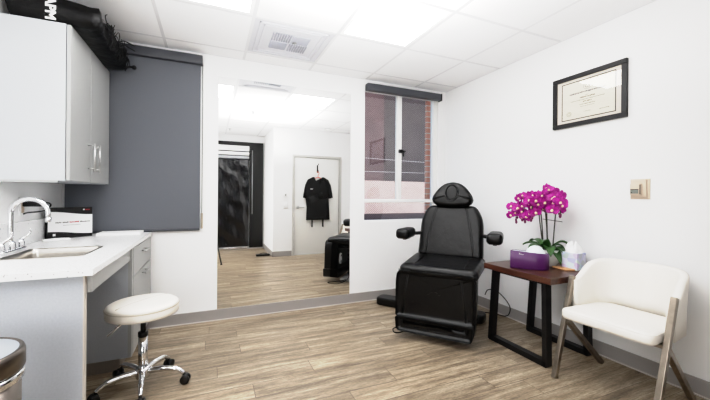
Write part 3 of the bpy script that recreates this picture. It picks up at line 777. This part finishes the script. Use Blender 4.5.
# back shell, seat frame, column, base
def shell_map(u, v, w): return back_map(u, v, w)
b = nb(); pad(b, round_poly([(-.24, .02), (.24, .02), (.2, .42), (-.2, .42)], .05, 4), -.085, -.055, .012, shell_map); obj('back_shell', b, M['blackplastic'], t)
b = nb(); box(b, -.22, .25, .08, .58, .455, .52, .01); obj('seat_frame', b, M['blackmetal'], t)
b = nb(); box(b, -.12, .13, .24, .56, .05, .46, .02); 
for k in range(6): box(b, -.126, .136, .234, .566, .09+.06*k, .125+.06*k, .01)
obj('lift_column', b, M['blackplastic'], t)
b = nb(); box(b, -.22, .2, .16, .62, .0, .05, .012); obj('base_plate', b, M['basegrey'], t)
# long floor foot
c0 = Vector((1.627, 2.19)); rx = Vector((math.cos(az), -math.sin(az))); ay = Vector((math.sin(az), math.cos(az)))
def toloc(x, y): d = Vector((x, y))-c0; return (d.dot(rx), d.dot(ay))
p0 = toloc(1.685, 3.24); p1 = toloc(2.33, 2.35)
b = nb(); dv = Vector((p1[0]-p0[0], p1[1]-p0[1])).normalized(); nv = Vector((-dv.y, dv.x)); hw = .085
o_ = round_poly([tuple(Vector(p0)-nv*hw), tuple(Vector(p1)-nv*hw), tuple(Vector(p1)+nv*hw), tuple(Vector(p0)+nv*hw)], .06, 6)
pad(b, o_, 0.0, .08, .02, XY); obj('floor_foot', b, M['leather'], t)
# hand control on the back of the leg rest
b = nb(); pad(b, round_poly([(-.16, .22), (-.07, .22), (-.07, .37), (-.16, .37)], .04, 6), .122, .14, .006, lambda u, v, w: (u, w, v)); hcn = obj('hand_control', b, M['paper'], t)
for v in (.255, .335):
    b = nb(); ellipsoid(b, (-.115, .141, v), (.016, .004, .018), 12); obj('button', b, M['blackplastic'], hcn)
b = nb(); tube(b, spline([(-.22, .30, .10), (-.30, .28, .05), (-.345, .18, .006), (-.37, .10, .006), (-.33, .03, .006), (-.28, .08, .006), (-.25, .2, .02), (-.2, .26, .05)], 7), .005, 8); obj('cord', b, M['cord'], t)
b = nb(); tube(b, spline([(-.29, .40, .49), (-.315, .36, .50), (-.31, .3, .53), (-.29, .27, .56)], 6), .006, 8)
obj('cord', b, M['cord'], t)
b = nb(); tube(b, spline([(2.44, 2.60, .006), (2.50, 2.57, .006), (2.56, 2.50, .006), (2.615, 2.38, .012), (2.628, 2.345, .06), (2.628, 2.35, .12), (2.628, 2.42, .18), (2.628, 2.52, .22), (2.628, 2.62, .20), (2.628, 2.66, .14)], 8), .0045, 8)
o = obj('power_cable', b, M['cord']); tag(o, 'thin black power cable looping against the wall behind the side table', 'cable')

# ------------------------------------------------------------------ side table
t = empty('side_table', 'dark walnut side table on two black steel loop legs', 'side table', (2.35, 1.80, 0))
obj('tabletop', bx(-.298, .286, -.292, .292, .577, .62, .004), M['walnut'], t, wn=True)
for x in (-.235, .20):
    b = nb(); w, d_ = .036, .055
    bar(b, (x, -.225, 0.005), (x, -.215, .577), d_, w, (0, 1, 0)); bar(b, (x, .262, 0.005), (x, .222, .577), d_, w, (0, 1, 0)); bar(b, (x, -.236, .02), (x, .268, .02), d_, .04); bar(b, (x, -.22, .568), (x, .23, .568), d_, .018)
    obj('leg', b, M['blackmetal'], t, smooth=False)

# purple box with dome
t = empty('purple_device', 'purple tapered box with a pale dome inside and small white mark', 'device', (0, 0, .621))
pl = [(2.085, 1.862), (2.198, 1.708), (2.255, 1.682), (2.312, 1.70), (2.31, 1.77), (2.185, 1.925)]
pl = round_poly(pl, [.008, .05, .05, .03, .03, .02], 5); cen = sum(pl, Vector((0, 0)))/len(pl)
b = nb(); rings = []
def htop(p): return .134 - .018*max(0, min(1, (p.x-2.085)/.22))
for k, (s, zf) in enumerate(((.97, 0), (1.0, .03), (1.0, .5), (.985, 1.0), (.95, 1.0), (.95, .8))):
    rings.append([b.verts.new((cen.x+(p.x-cen.x)*s, cen.y+(p.y-cen.y)*s, .004*(k == 0)*0 + htop(p)*zf)) for p in pl])
for a, c in zip(rings, rings[1:]):
    for k in range(len(pl)): b.faces.new((a[k], a[(k+1) % len(pl)], c[(k+1) % len(pl)], c[k]))
b.faces.new(rings[0][::-1]); b.faces.new(rings[-1])
obj('shell', b, M['purple'], t)
b = nb(); lid = [b.verts.new((cen.x+(p.x-cen.x)*.955, cen.y+(p.y-cen.y)*.955, htop(p)-.003)) for p in pl]; b.faces.new(lid)
ellipsoid(b, (2.235, 1.765, .112), (.062, .062, .062), 28)
obj('dome', b, M['palecyan'], t)
b = nb(); u_ = Vector((.113, -.154)).normalized(); nn_ = Vector((u_.y, -u_.x)); 
def onface(k, z): q = Vector((2.085, 1.862))+u_*k + Vector((-u_.y*-1, u_.x*-1))*0 - Vector((.806, .592))*.0016; return (q.x, q.y, z)
for (k0, k1, z0, z1) in ((.062, .068, .108, .118), (.071, .077, .107, .112), (.079, .084, .106, .111), (.086, .092, .105, .110)):
    b.faces.new([b.verts.new(onface(*q)) for q in ((k0, z0), (k1, z0), (k1, z1), (k0, z1))])
obj('logo', b, M['cap'], t, smooth=False)

# tissue box
t = empty('tissue_box', 'pastel floral cube tissue box on the side table by the wall', 'tissue box', (2.505, 1.655, .621), math.radians(4))
obj('carton', bx(-.056, .056, -.056, .056, 0, .125, .002), M['floral'], t, smooth=False)
b = nb(); rr = random.Random(2); ring_prev = None
for j in range(6):
    v = j/5; ring = []
    for k in range(22):
        a = 2*PI*k/22; r_ = (.044*(1-v)**.6+.012)*(1+.5*math.sin(a*5+v*3)*min(1, v*2)); ring.append(b.verts.new((r_*math.cos(a)+.004*v, r_*math.sin(a), .1255+.055*v+(.03*math.sin(a*3+1)*v))))
    if ring_prev:
        for k in range(22): b.faces.new((ring_prev[k], ring_prev[(k+1) % 22], ring[(k+1) % 22], ring[k]))
    ring_prev = ring
b.faces.new(ring_prev); obj('tissue', b, M['paper'], t)
b = nb(); pad(b, round_poly([(2.385, 1.632), (2.445, 1.600), (2.462, 1.735), (2.402, 1.76)], .012, 4), 0, .012, .004, XY); o = obj('wooden_coaster', b, M['woodlite'], loc=(2.42, 1.68, 0)); o.location = (2.42, 1.68, .621); tag(o, 'small flat light wood piece beside the tissue box', 'coaster')

# orchid
ox, oy = 2.45, 1.825
t = empty('potted_orchid', 'magenta orchid with arching sprays in a white ceramic bowl', 'orchid', (ox, oy, .6205))
b = nb(); lathe(b, [(0, 0), (.05, 0), (.055, .006), (.085, .045), (.098, .085), (.096, .115), (.09, .13), (.085, .128), (.09, .112), (.08, .1), (0, .1)], 44); obj('pot', b, M['pot'], t)
b = nb(); lathe(b, [(.086, .104), (.05, .116), (0, .12)], 30); obj('moss', b, M['soil'], t)
rr = random.Random(4)
def leaf_bm(az_, L, W, rise, droop):
    b = nb(); c_, s_ = math.cos(az_), math.sin(az_); n = 12; rows = []
    for j in range(n+1):
        v = j/n; w = W*math.sin(PI*min(1, v*.94+.06))**.6*(1-.15*v) if v < 1 else .002
        r_ = .01 + L*v; z = .115 + rise*math.sin(v*PI*.6) - droop*v*v
        rows.append([b.verts.new((r_*c_-s_*w*q, r_*s_+c_*w*q, z+.012*abs(q))) for q in (-1, -.5, 0, .5, 1)])
    for a, c in zip(rows, rows[1:]):
        for k in range(4): b.faces.new((a[k], a[k+1], c[k+1], c[k]))
    return b
for (a, L, W, ri, dr_) in ((2.1, .17, .042, .07, .04), (3.9, .16, .046, .08, .10), (4.9, .14, .046, .07, .12), (5.6, .11, .036, .08, .07), (.9, .13, .04, .07, .04), (3.0, .18, .045, .08, .08), (4.4, .14, .042, .05, .13), (1.5, .17, .04, .10, .06), (5.2, .13, .034, .10, .04), (3.5, .15, .036, .12, .05)):
    o = obj('leaf', leaf_bm(a, L, W, ri, dr_), M['leaf'], t); md = o.modifiers.new('s', 'SOLIDIFY'); md.thickness = .003
# stems: (dx,dy) from pot centre; +y is the viewer's left
stems = [[(-.01, .02, .10), (-.015, .03, .33), (-.02, .04, .46), (-.03, .09, .54), (-.05, .155, .53), (-.06, .205, .43), (-.06, .225, .33)],
         [(.0, .03, .10), (.0, .025, .33), (-.01, .03, .45), (-.04, .05, .53), (-.08, .09, .51), (-.09, .115, .42), (-.09, .125, .34)],
         [(.0, -.01, .10), (.0, -.02, .33), (.0, -.025, .47), (.01, -.04, .575), (-.0, -.075, .585), (-.02, -.12, .52), (-.02, -.135, .45)],
         [(-.01, -.015, .10), (-.02, -.03, .33), (-.03, -.025, .46), (-.05, -.015, .54), (-.09, .0, .54), (-.11, .02, .45), (-.11, .02, .36)],
         [(.01, -.04, .10), (.02, -.07, .33), (.03, -.08, .44), (.02, -.10, .54), (-.01, -.135, .53), (-.03, -.155, .46), (-.03, -.16, .40)]]
stems = [[(x, y+.035*min(1, z/.4), z) for x, y, z in st] for st in stems]
def flower_mesh():
    b = nb()
    def petal(ang, L, W, tilt, cup):
        n = 6; rows = []; c_, s_ = math.cos(ang), math.sin(ang)
        for j in range(n+1):
            v = j/n; w = W*(math.sin(PI*(v*.93+.04)))**.7; r_ = .003+L*v
            rows.append([b.verts.new((r_*c_-s_*w*q, r_*s_+c_*w*q, tilt*v - cup*v*v + .004*q*q)) for q in (-1, -.5, 0, .5, 1)])
        for a, c in zip(rows, rows[1:]):
            for k in range(4): b.faces.new((a[k], a[k+1], c[k+1], c[k]))
    for a in (PI/2, PI/2+2.2, PI/2-2.2): petal(a, .034, .013, -.004, .004)
    for a in (.12, PI-.12): petal(a, .037, .024, .006, .012)
    ellipsoid(b, (0, -.004, .006), (.0085, .010, .009), 10, mi=1)
    ellipsoid(b, (0, -.014, .008), (.005, .007, .006), 8, mi=0)
    bmesh.ops.recalc_face_normals(b, faces=b.faces[:])
    me = bpy.data.meshes.new('flower'); b.to_mesh(me); b.free(); me.materials.append(M['petal']); me.materials.append(M['petal_c'])
    me.polygons.foreach_set('use_smooth', [True]*len(me.polygons)); return me
fm = flower_mesh()
b = nb(); ellipsoid(b, (0, 0, 0), (.009, .009, .013), 10); bmesh.ops.recalc_face_normals(b, faces=b.faces[:]); bme = bpy.data.meshes.new('bud'); b.to_mesh(bme); b.free(); bme.materials.append(M['bud'])
def facing(v, roll):
    v = Vector(v).normalized(); up = Vector((0, 0, 1)); x = up.cross(v).normalized(); y = v.cross(x)
    m_ = Matrix((x, y, v)).transposed(); return (m_ @ Matrix.Rotation(roll, 3, 'Z')).to_euler()
for si, st in enumerate(stems):
    pts = spline(st, 8); b = nb(); tube(b, pts, [.0042]*17 + [.0032]*(len(pts)-17), 7); stm = obj('flower_stem', b, M['stem'], t)
    m_ = len(pts); n0 = 15; cnt = 13
    for k in range(cnt):
        i = n0 + int((m_-4-n0)*k/(cnt-1)); p = pts[i]; sd = -1 if k % 2 else 1
        off = Vector((rr.uniform(-.05, .02), sd*rr.uniform(.008, .034), rr.uniform(-.03, .03)))
        o = bpy.data.objects.new('flower', fm); COL.objects.link(o); o.parent = t; o.location = p+off
        o.rotation_euler = facing((-.8+rr.uniform(-.35, .25), -.55+sd*.35+rr.uniform(-.3, .3), rr.uniform(-.35, .25)), rr.uniform(-.5, .5)); s = rr.uniform(.92, 1.2); o.scale = (s, s, s)
    for k in range(3):
        o = bpy.data.objects.new('bud', bme); COL.objects.link(o); o.parent = t; o.location = pts[-1-k*2]+Vector((rr.uniform(-.01, .01), rr.uniform(-.014, .014), -.006-.006*k)); s = 1.1-.1*k; o.scale = (s, s, s)
b = nb(); tube(b, [(.02, .06, .36), (-.02, -.13, .352)], .0025, 6); obj('support_stick', b, M['stem'], t)

# ------------------------------------------------------------------ tub chair
t = empty('tub_armchair', 'white upholstered tub armchair with brushed metal legs beside the side table', 'armchair', (2.31, 1.212, 0), math.radians(3))
# local x: towards the wall, y: viewer's left
hw = .245
o_ = round_poly([(-.262, -.245), (.17, -.225), (.17, .225), (-.262, .245)], [.06, .1, .1, .06], 7)
b = nb(); pad(b, o_, .392, .456, .024, XY, .006, seg=6); seat = obj('seat', b, M['white_up'], t)
b = nb(); loop = inset(o_, .0); pts = [(p.x, p.y, .447) for p in inset(o_, .006)]; tube(b, pts+[pts[0]], .003, 6); obj('piping', b, M['white_up'], seat)
path = []
RC = .17
for k in range(9): path.append((-.095 + .14*k/8, hw-.012*k/8))
for k in range(1, 10):
    a = PI/2*(1-k/10); path.append((.045+RC*math.cos(a), hw-.012-RC+RC*math.sin(a)))
for k in range(11): path.append((.215, (hw-.012-RC)*(1-2*k/10)))
path = path + [(x, -y) for x, y in reversed(path[:18])]
n = len(path)
def rim(i):
    u = abs(i/(n-1)*2-1)     # 1 at the arm fronts, 0 at the back
    k = min(1, max(0, (1-u)/.55)); k = k*k*(3-2*k); return .615 + .13*k
rows = []
b = nb(); prof_n = 8
for i, (x, y) in enumerate(path):
    x_a, y_a = path[max(0, i-1)]; x_b, y_b = path[min(n-1, i+1)]; tx, ty = x_b-x_a, y_b-y_a; l = math.hypot(tx, ty); nx_, ny_ = -ty/l, tx/l   # outward on this path
    nx_, ny_ = -nx_ if False else nx_, ny_
    zt = rim(i); zb = .40; row = []; half = .020
    backness = max(0, 1-abs(i/(n-1)*2-1)/.5)
    pr = [(-half, 0), (-half, .35), (-half, .7), (-half, .95), (-half*.7, .985), (0, 1), (half*.7, .985), (half, .95), (half, .7), (half, .35), (half, 0)]
    for (d, v) in pr:
        fl = (.012+.035*backness)*v*v
        row.append(b.verts.new((x+nx_*(d+fl), y+ny_*(d+fl), zb+(zt-zb)*v)))
    rows.append(row)
for a, c in zip(rows, rows[1:]):
    m_ = len(a)
    for k in range(m_): b.faces.new((a[k], a[(k+1) % m_], c[(k+1) % m_], c[k]))
b.faces.new(rows[0][::-1]); b.faces.new(rows[-1])
obj('back_shell', b, M['white_up'], t)
for sg in (1, -1):
    y = sg*.262
    b = nb(); bar(b, (-.268-(.03 if sg < 0 else 0), y, 0.002), (-.085, y, .635), .028, .032, (1, 0, 0)); 
    obj('leg', b, M['bronze'], t, smooth=False)
    b = nb(); bar(b, (-.165, y, .375), (.228 if sg > 0 else .20, y*.93, 0.002), .028, .032, (0, 0, 1)); obj('leg', b, M['bronze'], t, smooth=False)
b = nb(); bar(b, (-.15, -.25, .382), (-.15, .25, .382), .03, .02); bar(b, (.11, -.19, .388), (.11, .19, .388), .03, .014); 
for sg in (1, -1): bar(b, (-.17, sg*.23, .384), (.10, sg*.20, .384), .03, .016)
obj('seat_frame', b, M['bronze'], t, smooth=False)

# ------------------------------------------------------------------ diploma and thermostat
t = empty('framed_certificate', 'black framed certificate hanging on the right wall', 'certificate', (XR, 1.652, 1.922))
hy, hz = .272, .204; w = .034
b = nb()
for (a0, a1, c0, c1) in ((-hy, hy, hz-w, hz), (-hy, hy, -hz, -hz+w), (-hy, -hy+w, -hz+w, hz-w), (hy-w, hy, -hz+w, hz-w)): box(b, -.024, -.001, a0, a1, c0, c1, .003)
obj('frame', b, M['frame'], t, smooth=False)
obj('mat_board', bx(-.009, -.002, -hy+w*.8, hy-w*.8, -hz+w*.8, hz-w*.8), M['mat_board'], t, smooth=False)
obj('certificate_paper', bx(-.0105, -.009, -.197, .197, -.147, .147), M['certificate'], t, smooth=False)
b = nb()
for (a0, a1, c0, c1) in ((-.2, .2, .143, .149), (-.2, .2, -.149, -.143), (-.2, -.194, -.144, .144), (.194, .2, -.144, .144)): box(b, -.0115, -.010, a0, a1, c0, c1)
obj('inner_border', b, M['ink_dark'], t, smooth=False)
b = nb(); rr = random.Random(9)
def line(z, half, h_, mi, gap=.0025, y_c=0):
    y = half
    while y > -half:
        w_ = rr.uniform(.004, .009); box(b, -.0112, -.0105, y_c+y-w_, y_c+y, z-h_/2*rr.uniform(.5, 1.1), z+h_/2*rr.uniform(.6, 1.2), mi=mi); y -= w_+gap*rr.uniform(.6, 1.6)
line(.052, .135, .013, 1); line(.026, .012, .004, 0); line(.012, .055, .010, 0); line(-.006, .125, .005, 0); line(-.022, .03, .008, 0); line(-.042, .055, .005, 0); line(-.058, .05, .003, 0)
line(-.105, .03, .006, 0, y_c=-.12); line(-.10, .025, .004, 0, y_c=0)
pts = [(-.0108, .028*math.cos(a), .095+.026*math.sin(a)) for a in [2*PI*k/24 for k in range(25)]]; tube(b, pts, .0012, 5, mi=0); pts = [(-.0108, .015*math.cos(a), .095+.014*math.sin(a)) for a in [2*PI*k/16 for k in range(17)]]; tube(b, pts, .002, 5, mi=0)
for (yc, zc) in ((.14, -.10),):
    for r_ in (.018, .010): tube(b, [(-.0108, yc+r_*math.cos(a), zc+r_*math.sin(a)) for a in [2*PI*k/16 for k in range(17)]], .0012, 5, mi=0)
obj('printed_text', b, [M['ink'], mat('bluegrey_ink', (92, 92, 102), .8)], t, smooth=False)
b = nb(); b.faces.new([b.verts.new(q) for q in ((-.014, -hy+w, -hz+w), (-.014, hy-w, -hz+w), (-.014, hy-w, hz-w), (-.014, -hy+w, hz-w))]); obj('glass', b, M['picture_glass'], t, smooth=False)
t = empty('thermostat', 'beige wall thermostat with small grey display on the right wall', 'thermostat', (XR, 1.306, 1.216))
obj('back_plate', bx(-.006, .001, -.056, .056, -.068, .068, .002), M['beige'], t)
obj('housing', bx(-.014, -.006, -.040, .052, -.055, .062, .003), M['beige'], t)
obj('cover', bx(-.024, -.014, -.016, .05, -.04, .036, .003), M['beige'], t)
obj('display', bx(-.0255, -.0235, .0, .046, -.030, -.006, .001), M['lcd'], t)
b = nb(); box(b, -.026, -.0235, -.012, -.007, -.034, .03); box(b, -.026, -.025, .036, .042, -.027, -.020); box(b, -.026, -.0235, .0, .046, -.006, -.001); obj('slot', b, M['ink_dark'], t)

# ------------------------------------------------------------------ behind the camera: seen in the mirror
t = empty('light_switch', 'white double light switch plate beside the white door', 'light switch', (1.31, YD, .96))
obj('plate', bx(-.05, .05, 0, .006, -.055, .055, .003), M['white'], t)
for x in (-.022, .022): obj('rocker', bx(x-.013, x+.013, .006, .011, -.03, .03, .003), M['trim'], t)
t = empty('wall_control', 'small wall control above the double light switch', 'wall control', (1.31, YD, 1.165))
obj('body', bx(-.028, .028, 0, .02, -.035, .035, .004), M['white'], t); obj('screen', bx(-.014, .014, .02, .0215, -.012, .018), M['lcd'], t)
t = empty('coat_hook', 'black metal hook on the white door above the hanging top', 'hook', (1.945, YD-.016, 1.64))
b = nb(); box(b, -.014, .014, 0, .005, -.03, .12, .002); tube(b, spline([(0, .004, .10), (.004, .03, .12), (.012, .045, .15)], 5), .006, 8); tube(b, spline([(0, .004, .0), (0, .04, -.03), (0, .055, -.0), (0, .055, .02)], 5), .006, 8)
obj('hook_body', b, M['blackmetal'], t)
t = empty('clothes_hanger', 'orange plastic clothes hanger on the door hook', 'hanger', (1.945, YD+.032, 1.46))
b = nb(); tube(b, spline([(0, 0, .06), (0, 0, .10), (.02, 0, .13), (.012, 0, .165), (-.012, 0, .165), (-.02, 0, .15)], 6), .005, 8)
tube(b, [(0, 0, .06), (.17, 0, .0), (.16, 0, -.03), (-.16, 0, -.03), (-.17, 0, 0), (0, 0, .06)], .007, 8); obj('bar', b, M['orange'], t)
t = empty('scrub_top', 'black short sleeved top hanging on the back of the white door', 'top', (1.945, YD+.032, .68))
half = [(0, .79), (.075, .835), (.10, .835), (.19, .79), (.225, .72), (.262, .40), (.185, .385), (.175, .55), (.20, .25), (.215, 0)]
pl = [Vector((x, z)) for x, z in half[::-1]][0:] ; poly = [Vector((-x, z)) for x, z in half if x > 0][::-1]
rt = [(.235, 0), (.222, .25), (.205, .60), (.245, .42), (.297, .44), (.255, .68), (.205, .79), (.105, .84), (.085, .84)]
poly = [Vector(q) for q in rt] + [Vector((.05, .765)), Vector((0, .745)), Vector((-.05, .765))] + [Vector((-x, z)) for x, z in rt[::-1]]
b = nb()
def shirt_map(u, v, w): return (u, w*(1+.35*math.sin(u*38+v*3)*max(0, 1-v)) , v)
prism(b, [(p.x, p.y) for p in poly], -.022, .03, shirt_map); bmesh.ops.triangulate(b, faces=[f for f in b.faces if len(f.verts) > 4]); bmesh.ops.subdivide_edges(b, edges=b.edges[:], cuts=3, use_grid_fill=True)
for v in b.verts: v.co.y += .010*math.sin(v.co.x*40+v.co.z*4)*(1 if v.co.y > 0 else .3)
obj('garment', b, M['shirt'], t)
b = nb(); box(b, -.165, -.115, .034, .046, .60, .612); o_e = obj('chest_emblem', b, M['cap'], t)
for x in (-.13, .09):
    obj('tie', bx(x, x+.032, -.01, -.002, -.14, .02, .002), M['shirt'], t)
t = empty('black_window_cover', 'glossy black cover hanging over the alcove end wall under rolled slats', 'cover', (.5, YB, 0))
obj('side_panel', bx(.27, .555, .001, .03, .03, 2.25), M['blackplastic'], t, smooth=False)
b = nb(); nx, nz = 40, 50; gr = []
for j in range(nz+1):
    gr.append([b.verts.new((-.9+1.16*i/nx, .035+.012*math.sin(i*.7+j*.13)+.008*math.sin(j*.6+i*.35), .06+1.9*j/nz)) for i in range(nx+1)])
for j in range(nz):
    for i in range(nx): b.faces.new((gr[j][i], gr[j][i+1], gr[j+1][i+1], gr[j+1][i]))
obj('vinyl_sheet', b, M['vinyl'], t)
obj('top_panel', bx(-.95, .555, .001, .02, 1.9, 2.29), M['blackplastic'], t, smooth=False)
for k, (z0, z1, m_) in enumerate(((2.09, 2.20, 'white'), (2.0, 2.07, 'white'), (1.925, 1.985, 'slat'))):
    obj('rolled_slat', bx(-.9, .255, .02, .09, z0, z1, .01), M[m_], t)
obj('bottom_bar', bx(-.9, .235, .03, .06, .012, .055, .006), M['chrome'], t)
b = nb(); tube(b, [(.325, .036, .75), (.325, .036, 2.12)], .008, 8); obj('pull_rod', b, M['slat'], t)
t = empty('flat_black_case', 'flat black case lying on the floor by the alcove corner', 'case', (.92, .11, 0))
b = nb(); pad(b, round_poly([(-.12, -.05), (.13, -.045), (.135, .05), (-.12, .05)], .02, 4), 0, .035, .01, XY); obj('body', b, M['blackplastic'], t)
b = nb(); tube(b, spline([(-.06, -.0, .033), (-.02, 0, .05), (.05, 0, .05), (.09, 0, .033)], 5), .006, 8); obj('handle', b, M['blackplastic'], t)
# the photographer's tripod, only a leg of it shows in the mirror
t = empty('camera_tripod', 'black tripod, one leg just showing at the mirror edge', 'tripod', (0, 0, 0))
b = nb(); tube(b, [(0, 0, .62), (0, 0, 1.0)], .014, 12); tube(b, [(0, 0, .84), (0, 0, .93)], .035, 14); box(b, -.04, .04, -.04, .04, 1.0, 1.03, .006); obj('head', b, M['blackmetal'], t)
for (x, y) in ((.172, .74), (-.72, -.2), (.02, -.76)):
    b = nb(); tube(b, [(x*.03, y*.03, .88), (x*.5, y*.5, .45), (x*.52, y*.52, .43), (x, y, .012)], [.016, .016, .011, .011], 10); lg = obj('leg', b, M['blackmetal'], t)
    b = nb(); tube(b, [(x*.99, y*.99, .02), (x, y, 0.0)], [.014, .018], 10); obj('foot', b, M['blackplastic'], lg)

# ------------------------------------------------------------------ light
def area(name, loc, rot, sx, sy, e, col=(1, 1, 1)):
    l = bpy.data.lights.new(name, 'AREA'); l.shape = 'RECTANGLE'; l.size = sx; l.size_y = sy; l.energy = e; l.color = col
    o = bpy.data.objects.new(name, l); COL.objects.link(o); o.location = loc; o.rotation_euler = rot
area('added_uplight', (.8, 1.5, 1.72), (math.radians(180), 0, 0), 1.5, 1.5, 31)  # lamp facing up, added only to brighten the ceiling evenly
area('added_front_fill', (-.68, -.72, 1.15), (math.radians(86), 0, math.radians(-34)), .6, .9, 24)  # unseen fill lamp added behind the camera for the surfaces facing it
w = bpy.data.worlds.new('world'); S.world = w; w.use_nodes = True; nt = w.node_tree
sky = nt.nodes.new('ShaderNodeTexSky'); sky.sky_type = 'HOSEK_WILKIE' if False else 'NISHITA'; sky.sun_disc = False; sky.sun_elevation = math.radians(40); sky.sun_rotation = math.radians(200)
nt.links.new(sky.outputs[0], nt.nodes['Background'].inputs['Color']); nt.nodes['Background'].inputs['Strength'].default_value = .44
sl = bpy.data.lights.new('sun', 'SUN'); sl.energy = 1.45; sl.angle = .2; so = bpy.data.objects.new('sun', sl); COL.objects.link(so); so.rotation_euler = (math.radians(48), 0, math.radians(-25))
S.view_settings.view_transform = 'Standard'; S.view_settings.look = 'None'; S.view_settings.exposure = 0
S.view_settings.use_curve_mapping = True
cm = S.view_settings.curve_mapping; cm.clip_max_x = 2.0; cm.clip_max_y = 1.0; cm.use_clip = True
cv = cm.curves[3]
cv.points[0].location = (0, 0); cv.points[-1].location = (1.9, 1.0)
for p_ in ((.02, .010), (.08, .065), (.2, .195), (.43, .48), (.60, .68), (.78, .775), (.98, .835), (1.35, .90)): cv.points.new(*p_)
cm.update()
